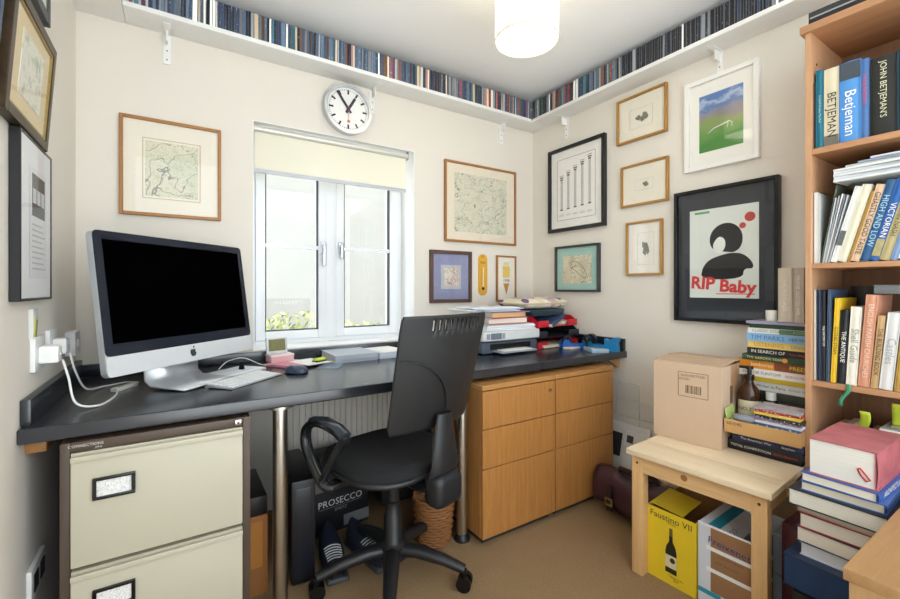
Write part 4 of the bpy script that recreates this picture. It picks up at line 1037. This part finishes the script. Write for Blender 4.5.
# tall stack of books on the bench: (label, colour, thickness, half width, title ...)
ST_ = [('dark brown hardback at the foot of the tall bench stack', '#3a2c26', .06, .17, None, None, None, None), ('black hardback second from the foot of the tall bench stack', '#1d1e22', .06, .17, None, None, None, None),
       ('grey hardback third from the foot of the tall bench stack', '#55585c', .055, .175, None, None, None, None), ('dark olive book under the white one in the tall bench stack', '#3d3d36', .034, .18, None, None, None, None),
       ('white paperback with black lettering in the tall bench stack', '#e4e4e2', .034, .19, 'A Writer in Paris', DK, 'Ernest Hem', M('#8a8a8a', .6)), ('thin mustard yellow book in the tall bench stack', '#c9ac2e', .016, .185, None, None, None, None),
       ('white hardback with grey capitals, the widest of the tall bench stack', '#eceae6', .030, .222, 'FREDDIE FLINTOFF', M('#5c5f6a', .6), 'BEING FRED', M('#b0607a', .6)), ('orange and yellow illustrated book in the tall bench stack', '#d98b2c', .032, .222, 'Jamboree', M('#f7ecc6', .6), 'PREES', M('#f4e04a', .6)),
       ('dark green book with orange spot in the tall bench stack', '#2f4a30', .022, .205, 'THE GARDEN YEAR', M('#d8d09a', .6), None, None), ('black paperback with orange lettering in the tall bench stack', '#1f2125', .026, .188, 'IN SEARCH OF', LT, 'Tom Simpson', M('#e0603a', .6)),
       ('yellow and white paperback in the tall bench stack', '#efce73', .026, .186, 'LISTENING', M('#c98f3a', .6), 'UNDER', M('#8a97a8', .6)), ('light blue travel paperback in the tall bench stack', '#86b3dc', .030, .188, 'TIM PARKS', M('#3f6ea5', .6), 'VERONA', DK),
       ('white and green paperback near the top of the tall bench stack', '#dfe3dc', .020, .186, 'CLASSIC ESSAYS', M('#8a8f86', .6), 'POEMS', M('#e0e6da', .6)), ('thin dark green book near the top of the tall bench stack', '#2a4634', .016, .18, None, None, None, None),
       ('slim lilac grey magazine on top of the tall bench stack', '#9a96b0', .010, .19, None, None, None, None)]
z = .4905
tot = sum(s[2] for s in ST_); sc_ = (.995 - z) / (tot + .0006 * len(ST_))
for i, (lb, c, T, W_, t1, c1, t2, c2) in enumerate(ST_):
    T *= sc_; L = W_ + .035; yl = .606 + .013 * (0 if L > .2 else 0); 
    o = book('book', lb, (2.010 + .006 * math.sin(i * 2.1), .598 + L / 2, z), L, .15 + .008 * math.sin(i), T, c, R_(-90), title=t1, tcol=c1, title2=t2, t2col=c2, soft=i > 2, ty=-.17, tw=.52, th=.55)
    if 'garden' in lb or 'orange spot' in lb: MB().cyl((.03, -.0014, T / 2), (.03, .0, T / 2), T * .4, n=14).build('spine_spot', M('#e08a3c', .5), o)
    if 'white and green' in lb: MB().box(.09 * 0 + .0, L / 2 - .001, -.0009, 0, .001, T - .001).build('spine_panel', M('#5f7d62', .5), o)
    if 'orange and yellow' in lb: MB().box(.0, L / 2 - .001, -.0006, 0, .001, T - .001).build('spine_panel', M('#8a4a2c', .5, var=.4, scale=60.), o)
    z += T + .0006
TOPZ = z
BG = M('#cbbfae', .6, var=.12, scale=40.)
book('book', 'thick beige hardback standing on the tall bench stack, left one', (2.02, .716, TOPZ + .1075), .213, .14, .045, BG, R_(-90), stand=True, title='THE MITFORDS', tcol=M('#e9e2d6', .6), tw=.6, th=.3)
book('book', 'beige hardback with white lettering standing on the tall bench stack, right one', (2.02, .669, TOPZ + .1075), .213, .14, .036, M('#bfb4a6', .6, var=.12, scale=40.), R_(-90), stand=True, title='FRANK LLOYD WR', tcol=M('#efeae2', .6), tw=.8, th=.35)
t = thing('candle_glass', 'small white candle jar beside the beige standing books', 'candle', (2.045, .748, TOPZ))
MB().lathe([(.017, 0), (.019, .004), (.019, .044), (.017, .044), (.017, .036), (.0001, .036)], 20).build('jar', M('#e9e6dc', .3), t); MB().cyl((0, 0, .036), (0, 0, .043), .0012, n=6).build('wick', INK, t)

# wine boxes under the bench
YEL = M('#e3c527', .55, var=.04)
t = carton('wine_carton', 'open yellow wine carton with a printed bottle under the bench', (1.583, .905, 0), -90 + 3, .185, .27, .272, YEL, 'carton')
mm = Matrix.Translation((-.088, .02, .274)) @ Matrix.Rotation(R_(4), 4, 'Y') @ Matrix.Rotation(R_(5), 4, 'X')
MB().box(0, .125, 0, .15, 0, .003, m=mm).build('flap', M('#d3b623', .55, var=.06), t, 0)
b = MB(); b.box(-.0885, .0885, .262, .2655, .01, .271).box(.0855, .0885, .005, .262, .01, .271).box(-.0885, -.0855, .005, .262, .01, .271); b.build('lining', M('#a07a4c', .85), t, 0)
q = MB(); q.prism([(x, z) for x, z in [(-.019, .045), (.023, .045), (.023, .125), (.019, .145), (.009, .165), (.008, .215), (-.004, .215), (-.005, .165), (-.015, .145), (-.019, .125)]], -.0009, 0)
q.build('printed_bottle', M('#20221c', .4), t)
MB().box(-.019, .023, -.0013, 0, .065, .112).build('printed_label', M('#d9cfa6', .6), t); MB().cyl((.008, -.0016, .095), (.008, 0, .095), .010, n=16).build('printed_seal', M('#2a2a24', .5), t)
MB().box(-.004, .008, -.0012, 0, .185, .215).build('printed_capsule', M('#6a5a30', .4), t)
text('Faustino VII', t, (.0, -.0008, .247), UPR, DK, .155); text('RIOJA', t, (.005, -.0008, .231), UPR, M('#8a6f2a', .6), .03); text('Tempranillo', t, (.02, -.0008, .033), UPR, M('#4a3c1c', .6), .055); text('2019', t, (.02, -.0008, .022), UPR, M('#4a3c1c', .6), .02)
WB_ = M('#d3d9e2', .6, var=.04)
t = carton('wine_carton', 'open white carton with brown printed panel and blue script under the bench', (1.598, .714, 0), -90 + 3, .188, .27, .285, WB_, 'carton')
BRW = M('#9a7350', .6, var=.05)
MB().box(-.052, .0945, -.0008, .0, .055, .283).build('brown_panel', BRW, t, 0)
MB().box(.094, .0948, -.0005, .20, .055, .283).build('brown_panel', BRW, t, 0)
for z_ in (.125, .200):
    MB().box(-.066, .0947, -.0014, 0, z_, z_ + .013).build('white_band', M('#e9ecef', .6), t, 0); MB().box(.094, .0956, -.001, .2, z_, z_ + .013).build('white_band', M('#e9ecef', .6), t, 0)
MB().box(-.0945, .0945, -.0016, .004, .281, .287).build('rim', M('#eef0f2', .6), t, 0)
text('Freixenet', t, (.005, -.0022, .232), (R_(90), R_(4), 0), M('#2b3f86', .5), .13); text('CORDON NEGRO', t, (.01, -.0016, .190), UPR, M('#5a4330', .6), .08); text('BRUT SELECCION', t, (.0, -.0016, .165), UPR, M('#5a4330', .6), .07)
MB().box(-.094, -.02, -.0012, 0, .038, .054).build('teal_band', M('#2a93ad', .5), t, 0)
q = MB()
for k in range(10): q.box(-.02 + k * .006, -.02 + k * .006 + (.003, .0018, .004)[k % 3], -.0012, 0, .010, .035)
struct(q.build('barcode', INK, t), 'stuff')
mm = Matrix.Translation((-.0895, .006, .2865)) @ Matrix.Rotation(R_(20), 4, 'Y')
fl = MB().box(0, .115, 0, .255, -.004, 0, m=mm).build('inner_flap', M('#d9dee6', .6), t, 0)
MB().box(.022, .055, .001, .254, 0, .0006, m=mm).build('teal_stripe', M('#2a93ad', .5), fl, 0)
for k in (0, .022): disc(MB(), .007, .009, 0, .0006, 20).build('printed_ring', M('#4a5468', .6), fl, 0, loc=mm @ Vector((.085, .06 + k, .0007)), rot=(R_(90), R_(20), 0))
t = carton('wine_carton', 'plain grey blue carton squeezed between the bench leg and bookcase', (1.70, .600, 0), -90 + 3, .034, .165, .30, M('#8d96a4', .6, var=.05), 'carton')
MB().box(-.017, .017, 0, .165, .300, .303).build('lid', M('#a4acb8', .6), t, 0); text('rouge', t, (0, -.0008, .17), UPR, M('#2a3144', .6), .028)

t = thing('lever_arch_file', 'dark maroon file standing in the gap between grey carton and floor pile', 'file', (1.655, .577, 0), R_(-90))
MB().box(0, .044, 0, .20, 0, .37, .003).build('case', M('#4a1822', .5), t); MB().box(.004, .040, .01, .201, .004, .366).build('papers', M('#d8d2c6', .8), t); MB().cyl((.022, -.0006, .08), (.022, .004, .08), .010, n=14).build('finger_hole', BLACKS, t)
# satchel on the floor
t = thing('satchel', 'dark maroon leather satchel slumped on the carpet behind the bench', 'bag', (1.905, 1.225, 0), R_(-86))
LEA = M('#3a2228', .38, var=.2, scale=18., bump=.25, bscale=60.)
def sat(u_, v_):
    a = 2 * math.pi * u_; k = math.sin(math.pi * v_) ** .35 if 0 < v_ < 1 else 0.001
    q = (abs(math.cos(a)) ** 3 + abs(math.sin(a)) ** 3) ** (-1 / 3)
    z = .21 * v_ * (1 - .12 * math.sin(3 * a) * v_); sl = .75 + .25 * (1 - v_)
    return Vector((.245 * q * math.cos(a) * k * sl + .015 * math.sin(7 * v_ + a), .10 * q * math.sin(a) * k * sl - .01 * math.sin(5 * a) * v_, z))
b = MB(); b.grid(sat, 36, 18, True); b.build('body', LEA, t, 80)
b = MB(); b.grid(lambda u_, v_: Vector(((u_ - .5) * .42, -.10 - .018 * math.sin(math.pi * u_) + (.16 * max(0, v_ - .55)), .06 + .16 * min(v_ / .75, 1) + .012 * math.sin(9 * u_))), 16, 10)
fl = b.build('flap', M('#402630', .36, var=.2, scale=18.), t, 80); fl.modifiers.new('thickness', 'SOLIDIFY').thickness = .005
for x in (-.10, .10):
    s = MB().box(x - .014, x + .014, -.132, -.122, .05, .18, .003).build('strap', M('#2c191e', .4), t)
    q = MB().box(x - .020, x + .020, -.137, -.131, .075, .082).box(x - .020, x + .020, -.137, -.131, .105, .112).box(x - .020, x - .014, -.137, -.131, .082, .105).box(x + .014, x + .020, -.137, -.131, .082, .105); q.build('buckle', M('#b09a5c', .3, .8), s)
b = MB(); b.tube([(-.10, -.02, .20), (-.08, -.06, .245), (0, -.09, .255), (.09, -.07, .245), (.12, -.02, .20)], .010, 8, 1.4); b.build('handle', LEA, t, 80)
q = MB().tube([(.02 * math.cos(2 * math.pi * i / 16) + .12, -.05, .215 + .02 * math.sin(2 * math.pi * i / 16)) for i in range(16)], .004, 6, closed=True); q.build('ring', M('#b09a5c', .3, .8), t)
# leaning things by the wall
t = thing('wood_offcut', 'pale wooden board leaning against the drawer unit by the satchel', 'board', (1.975, 1.455, 0), (0, R_(0), R_(-90)))
b = MB().prism([(-.02, .0), (.03, .0), (.21, .16), (.21, .20)], 0, .018); b.build('board', wood('#b58a58', '#d3ab76', 'x'), t)
t = thing('framed_print', 'white framed black and white print leaning on the tiles', 'picture', (2.10, 1.62, 0.0), (R_(-13), 0, R_(-90)))
MB().box(-.0, .26, 0, .015, 0, .36, .002).build('frame', M('#dedfdd', .5), t); MB().box(.015, .10, -.001, 0, .17, .30).build('print', M('#35373b', .6, var=.3, scale=30.), t)
MB().box(.12, .24, -.001, 0, .10, .33).build('print', M('#e8e8e4', .7), t); MB().box(.13, .17, -.0016, 0, .26, .30).build('print', M('#4a4c50', .7), t)

# ------------------------------------------------------------------ bookcase
BX, BY0, BY1, BH = 1.88, .586, -.26, 2.03
BW = wood('#a4754f', '#bf906a', 'y', .8, .5); BWZ = wood('#ac7f5a', '#c69a76', 'z', .8, .5); BW_SHADE = wood('#6f4e36', '#8a6446', 'z', .8, .55)  # back panel wood darkened to stand for shade inside the bookcase
t = thing('bookcase', 'tall beech bookcase filled with books against the right wall', 'bookcase', (BX, BY0, 0))
dp = .325; wd = BY0 - BY1
MB().box(0, dp, -.018, 0, 0, BH, .001, 1).build('side_panel', BWZ, t); MB().box(0, dp, -wd, -wd + .018, 0, BH, .001, 1).build('side_panel', BWZ, t)
MB().box(-.012, dp, -wd - .012, .012, BH, BH + .026, .002).build('top_panel', BW, t)
MB().box(dp - .008, dp, -wd + .018, -.018, .0, BH).build('back_panel', BW_SHADE, t)
SHZ = [(.06, .078), (.40, .418), (.786, .805), (1.198, 1.216), (1.598, 1.619)]
for z0, z1 in SHZ: MB().box(.002, dp - .008, -wd + .018, -.018, z0, z1, .001, 1).build('shelf', BW, t)
MB().box(.02, .036, -wd + .018, -.018, 0, .06).build('plinth', BW, t)
for z_ in (1.90, 1.93): MB().cyl((.05, -.0195, z_), (.05, -.018, z_), .004, n=8).build('peg_hole', BLACKP, t)
SX = BX + .018
def sb(label, y, z, L, T, c, D=.17, lean=0., **k):
    """standing book on a shelf, left edge at y"""
    le = R_(lean); zz_ = z + L / 2 * math.cos(le) + (T * math.sin(le) if lean > 0 else 0)
    # with a lean the top moves to the right (-Y)
    return book('book', label, (SX, y - math.sin(le) * L / 2, zz_ + .0005), L, D, T, c, R_(-90), stand=True, lean=lean, **k)
Z1, Z2, Z3 = 1.619, 1.216, .805
def shot(*a): pass
WHL, CRL = M('#f0eee6', .6), M('#e4dcc0', .6)
sb('thin black book pressed to the side of the top shelf', .5665, Z1, .232, .005, '#2a2a26', soft=True)
sb('teal hardback on the top shelf beside the cream one', .5605, Z1, .275, .0215, '#1b6f84', title='In Search Country Churches', tw=.7, tcol=M('#cfe6e6', .6), th=.35)
sb('cream hardback with dark serif lettering on the top shelf', .538, Z1, .268, .039, '#d3c9ad', title='BETJEMAN', tcol=DK, tw=.56, ty=.10, th=.8, band=(.36, .49, '#6a675c'))
sb('bright blue hardback with a photo band on the top shelf', .497, Z1, .270, .053, '#4f8fd0', title='Betjeman', tcol=WHL, tw=.55, ty=.14, th=.8, band=(-.49, -.28, '#3c4650'))
sb('blue hardback with pink red lettering on the top shelf', .443, Z1, .262, .020, '#4a72aa', title='Young Betjeman', tcol=M('#d8506a', .6), tw=.62, ty=-.12, th=.7)
sb('wide black hardback with pale lettering on the top shelf', .421, Z1, .252, .060, '#1a1b18', title="JOHN BETJEMAN'S", tcol=M('#d9d6b8', .6), tw=.72, ty=-.08, th=.6, band=None)
o = sb('dark teal and black hardback at the right of the top shelf', .3595, Z1, .255, .035, '#1d3a44', title='COLLECTED POEMS', tcol=M('#49a0b8', .6))
for i, (c, T, nm) in enumerate((('#7a2a2a', .04, 'maroon'), ('#d8d0b8', .05, 'ivory'), ('#2c4a36', .035, 'bottle green'), ('#b8863c', .045, 'ochre'), ('#22304a', .05, 'midnight blue'), ('#c9c9c4', .04, 'light grey'))):
    sb(f'{nm} hardback further along the top shelf', .322 - i * .055, Z1, .24 + .01 * (i % 3), T, c)
# middle shelf
sb('white magazine file at the left of the middle shelf', .5655, Z2, .25, .010, '#d5d6d2', soft=True); sb('pale grey folder second on the middle shelf', .555, Z2, .24, .006, '#bfc2c0', soft=True)
sb('tall dark green grey folder rising above the middle shelf books', .548, Z2, .268, .004, '#4a5348', lean=9, soft=True)
for i in range(5): sb(f'{("first", "second", "third", "fourth", "fifth")[i]} thin grey leaflet after the green grey folder', .543 - i * .0039, Z2, .225 + .006 * (i % 3), .0034, ('#c3c5c9', '#9fa3aa', '#d6d6d3', '#7f848c', '#b9bcc0')[i], lean=9 + i * .9, soft=True)
mids = [('white book with a small photo on the middle shelf', .5215, .257, .017, '#dfe0dc', None, None), ('ivory hardback leaning on the middle shelf', .5035, .258, .024, '#dcd8c4', None, None), ('thin gold brown book between ivory and pink on the middle shelf', .4785, .235, .008, '#a8803a', None, None),
        ('pale pink book with black capitals on the middle shelf', .4695, .252, .020, '#d9b99a', 'GHASTLY GOOD TASTE', DK), ('dark blue book with light lettering on the middle shelf', .4485, .262, .022, '#2c5a86', 'HIGH AND LOW', M('#a9cfe2', .6)), ('royal blue book with picture foot on the middle shelf', .4255, .260, .021, '#2a62a8', 'VICTORIAN', LT),
        ('olive tan hardback on the middle shelf', .4035, .250, .023, '#b3a678', 'JOHN NASH', M('#4a452c', .6)), ('pale blue paperback on the middle shelf', .3795, .235, .016, '#7f9cc4', None, None), ('white paperback beyond the pale blue one on the middle shelf', .3625, .215, .026, '#e9e8e2', None, None)]
ym = .5215
for i, (lb, y, L, T, c, t1, c1) in enumerate(mids):
    y = ym; ym -= T / math.cos(R_(14.5)) + .0010
    o = sb(lb, y, Z2, L, T, c, lean=14.5, title=t1, tcol=c1, th=.7)
    if 'small photo' in lb: MB().box(.02, .07, -.0008, 0, .001, T - .001).build('spine_panel', M('#5a5f62', .5, var=.4, scale=60.), o)
    if 'picture foot' in lb: MB().box(.06, .115, -.0008, 0, .001, T - .001).build('spine_panel', M('#a9a070', .5, var=.4, scale=60.), o)
for i, (c, nm) in enumerate((('#5c2f2c', 'rust'), ('#35506a', 'steel blue'), ('#cfc9b4', 'buff'), ('#2a2c2a', 'charcoal'), ('#7a8a5c', 'sage'))): sb(f'{nm} book farther along the middle shelf', .325 - i * .045, Z2, .24, .032, c, lean=14.5)
o = thing('paper_stack', 'thick sheaf of white papers lying across the middle shelf books', 'paper', (BX + .015, .425, 1.4905), R_(-90))
for k in range(7): MB().box(-.085, .27 - .01 * k, -.012 + .006 * (k % 3), .21, k * .0062, k * .0062 + .0055, m=Matrix.Rotation(R_((k % 3 - 1) * 2.5), 4, 'Z')).build('sheaf', M(('#dcdfe0', '#c9cfd6', '#e4e4e0')[k % 3], .8), o, 0)
o = thing('magazine', 'curled grey magazines topping the sheaf of papers on the middle shelf', 'magazine', (BX + .015, .40, 1.5355), R_(-90))
for k in range(3): MB().box(-.08 + .03 * k, .24, .0, .21, k * .008, k * .008 + .006, m=Matrix.Rotation(R_(3 - 2 * k), 4, 'Z')).build('issue', M(('#b9c0b4', '#8f98ae', '#c9ccd6')[k], .5), o, 0)
# lower shelf
low = [('thin white magazine at the left of the lower shelf', .566, .318, .006, '#c9c6b8', 0, None, None), ('navy magazine second on the lower shelf', .5585, .318, .0135, '#20304a', 0, None, None), ('black slim book third on the lower shelf', .544, .315, .010, '#1a1c20', 0, 'THE HISTORY OF', LT), ('blue grey slim book fourth on the lower shelf', .533, .320, .010, '#41546e', 1, None, None),
       ('bright yellow book with black title on the lower shelf', .521, .290, .0145, '#e2bc2a', 2.5, 'GOTHIC STEAM', DK), ('black book with white title on the lower shelf', .504, .250, .021, '#1d1f24', 2.5, 'THE ANTIQUE', LT), ('white hardback with green emblem on the lower shelf', .481, .262, .027, '#e3dfd2', 3, 'Shell Guide', M('#8a968a', .6)),
       ('salmon pink hardback on the lower shelf', .4515, .302, .0285, '#cf9478', 4, 'ENGLISH PARISH CHURCHES', M('#e8cdb9', .6)), ('tan book with dark lettering on the lower shelf', .4205, .236, .017, '#c5a273', 4.5, 'THE BUILDING BOOK', DK), ('pale grey hardback on the lower shelf', .401, .246, .031, '#d5d6d4', 5, 'Castles', M('#a0a4a8', .6)), ('gold spined book on the lower shelf', .367, .246, .014, '#b08f45', 5, None, None)]
for lb, y, L, T, c, ln, t1, c1 in low: sb(lb, y, Z3, L, T, c, lean=ln, title=t1, tcol=c1, th=.65)
for i, (c, nm, L) in enumerate((('#171a20', 'black', .14), ('#1f2a44', 'navy blue', .15), ('#8a3a2a', 'brick red', .22), ('#d9d2bd', 'parchment', .25), ('#30503c', 'forest green', .24), ('#c0a25c', 'straw', .23))): sb(f'{nm} book at the right part of the lower shelf', .340 - i * .05, Z3, L, .036, c)
book('book', 'dark grey hardback laid flat over the salmon book on the lower shelf', (BX + .03, .335, 1.112), .16, .18, .028, '#6d7072', R_(-90), title='PEV', th=.5, tw=.3, ty=.3)
sb('tall dark book set back behind the yellow one on the lower shelf', .515, Z3, .332, .06, '#141414', D=.10).location.x = SX + .185
# bottom compartment
for i in range(4):
    o = thing('magazine', f'{("first", "second", "third", "fourth", "fifth", "sixth", "seventh", "eighth", "ninth")[i]} upright magazine of the dark row under the lower shelf', 'magazine', (BX + .05, .545 - i * .03, .4185), R_(-90), 'magazines in the compartment under the lower shelf')
    MB().box(0, .02, 0, .2, 0, .215 + .012 * (i % 3)).build('cover', M(('#2a2c30', '#5c5a50', '#3c4a3a', '#6a6f76', '#22252c')[i % 5], .5, var=.3, scale=40.), o, 0)
    MB().box(.002, .018, .002, .198, .0, .2155 + .012 * (i % 3)).build('pages', pages(), o, 0)
for y, x, lb, nm in ((.455, 1.92, 'curled lime green page marker above the red book', 0), (.365, 1.925, 'upright yellow green page marker on the white box file', 1)):
    o = thing('page_marker', lb, 'page marker', (x, y, .648 if nm == 0 else .6885), R_(-90))
    b = MB(); b.grid(lambda u_, v_: Vector(((u_ - .5) * .026 + (.02 * math.sin(2 * v_) if nm == 0 else .004 * v_), .012 * math.cos(v_ * 3), .075 * v_)), 4, 8)
    b.build('tab', M('#b9c93a', .6), o, 80).modifiers.new('thickness', 'SOLIDIFY').thickness = .002
    if nm == 0: MB().box(-.02, .02, -.0, .02, -.012, 0).build('base', M('#8a8a70', .6), o)
    else: MB().box(-.012, .012, -.002, .018, -.004, .002).build('base', M('#8a8a70', .6), o)
t = thing('box_file', 'short white box file in the compartment under the lower shelf', 'box file', (1.90, .40, .4185), R_(-90))
MB().box(0, .075, 0, .22, 0, .262, .002).build('case', M('#d9d8d0', .5), t); MB().box(.005, .07, .0, .21, .2622, .266).build('papers', M('#8a8880', .8), t)
t = thing('bookmark_ribbon', 'green ribbon bookmark hanging over the lower shelf edge', 'ribbon', (BX - .003, .470, .80), R_(-90))
b = MB(); b.grid(lambda u_, v_: Vector(((u_ - .5) * .012 - .016 * v_ + .006 * math.sin(6 * v_), -.001 - .004 * math.sin(3 * v_), .010 - .075 * v_)), 3, 10); b.build('ribbon', M('#3f8a66', .6), t, 80).modifiers.new('thickness', 'SOLIDIFY').thickness = .001
# on top of the bookcase
t = thing('laptop_case', 'flat black and grey case lying on top of the bookcase', 'case', (BX + .0, .575, BH + .026), R_(-90))
MB().box(0, .20, -.005, .24, 0, .020, .003).build('base', BLACKP, t); MB().box(0, .20, -.005, .24, .0205, .042, .003).build('lid', M('#2c2e33', .4), t); MB().box(.005, .19, -.0058, -.004, .018, .023).build('seam', M('#9a9ca0', .4), t)
for i in range(3):
    book('book', f'{("brown", "yellow", "white")[i]} book lying on top of the bookcase behind the black case', (BX + .01, .29, BH + .0265 + i * .022), .16, .2, .021, ('#6a5438', '#c9b06a', '#dad7cc')[i], R_(-90 + 3 * i))

# ------------------------------------------------------------------ floor pile of books
t = thing('storage_crate', 'dark box file under the pile of books on the floor', 'box', (1.555, .305, 0))
MB().box(0, .26, 0, .21, 0, .225, .003).build('crate', M('#1f232b', .5), t); MB().box(.03, .25, .02, .2, .226, .262).build('folders', M('#4a5a6a', .6, var=.3), t)
MB().box(-.0008, 0, .05, .16, .08, .16).build('label', M('#b0424a', .6), t)
def fb(label, x, y0, y1, z, L, T, c, rz=0, pg='#f0ece2', **k):
    """lies flat, spine to -Y"""
    return book('book', label, (x + L / 2, y0, z), L, y1 - y0, T, c, R_(rz), pg=pg, **k)
zp = .2635
PILE = [('large navy slab of a book at the bottom of the floor pile', 1.50, .318, .520, .30, .090, '#1d3354', '#24406a', None, None), ('thick pale book with white pages above the navy slab', 1.535, .325, .492, .25, .038, '#c8d0e0', '#e9ecf2', None, None),
        ('cream paged hardback with a dark blue cover in the floor pile', 1.525, .318, .495, .26, .044, '#2a3c5c', '#efe9da', None, None), ('hardback with a red cover edge in the floor pile', 1.53, .31, .493, .26, .042, '#9a2a33', '#efeade', None, None),
        ('white paged book with a spine of small pictures in the floor pile', 1.528, .31, .495, .25, .020, '#c9a79a', '#e9e4d8', None, None), ('navy black hardback with yellow lettering in the floor pile', 1.512, .300, .512, .29, .046, '#1b2430', '#eeeade', 'NATIONAL TRUST', M('#d8cf2c', .6)),
        ('blue and white patterned hardback in the floor pile', 1.528, .312, .490, .27, .026, '#4a66a0', '#e4dcc6', None, None), ('cobalt blue hardback just under the thick red book', 1.520, .318, .482, .265, .026, '#3a5a9c', '#efe8d8', 'ARCHITECTURE', LT)]
for i, (lb, x, y0, y1, L, T, c, pg, t1, c1) in enumerate(PILE):
    o = fb(lb, x, y0, y1, zp, L, T, c, (0, 1, -1, 1.5, -1, .5, 2, -1)[i], pg, title=t1, tcol=c1, ty=-.05, tw=.6); zp += T + .0006
o = fb('very thick book with mottled red cover on top of the floor pile', 1.532, .325, .470, zp, .262, .700 - zp, M('#b0646a', .4, var=.6, scale=16.), 0, '#eceae2')
MB().tube([(-.128, .040, .045), (-.134, .034, .05), (-.137, .024, .04), (-.134, .014, .025), (-.130, .022, .018), (-.128, .034, .03)], .0022, 6, closed=True).build('ribbon', M('#c02a3a', .5), o)
# wooden table corner in the foreground
t = thing('side_table', 'light oak low cupboard with its corner in the near foreground', 'cupboard', (1.105, .285, 0))
TW = wood('#94704a', '#ad8659', 'x', .7, .45); TWZ = wood('#9c7a50', '#b59066', 'z', .7, .45)
MB().box(0, .66, -.62, 0, .556, .580, .003).build('top', TW, t)
for x0, x1 in ((.008, .028), (.632, .652)): MB().box(x0, x1, -.61, -.008, 0, .556).build('side_panel', TWZ, t)
MB().box(.028, .632, -.02, -.008, .03, .556).build('back_panel', TWZ, t)
MB().box(.028, .632, -.60, -.02, .04, .056).build('bottom', TWZ, t)
MB().box(.030, .630, -.615, -.60, .06, .55).build('door', TWZ, t)

# ------------------------------------------------------------------ fit the lettering
bpy.context.view_layer.update()
for o, w, h in _texts:
    d = o.dimensions; s = 1.
    if w and d.x > 1e-6: s = w / d.x
    if h and d.y > 1e-6: s = min(s, h / d.y) if w else h / d.y
    o.scale = (s, s, s)
bpy.context.view_layer.update()
dg = bpy.context.evaluated_depsgraph_get()
for o, w, h in _texts:
    me = bpy.data.meshes.new_from_object(o.evaluated_get(dg)); nm = o.name; cu = o.data
    q = bpy.data.objects.new('lettering', me); COL.objects.link(q); q.parent = o.parent
    q.location = o.location.copy(); q.rotation_euler = o.rotation_euler.copy(); q.scale = o.scale.copy()
    bpy.data.objects.remove(o)
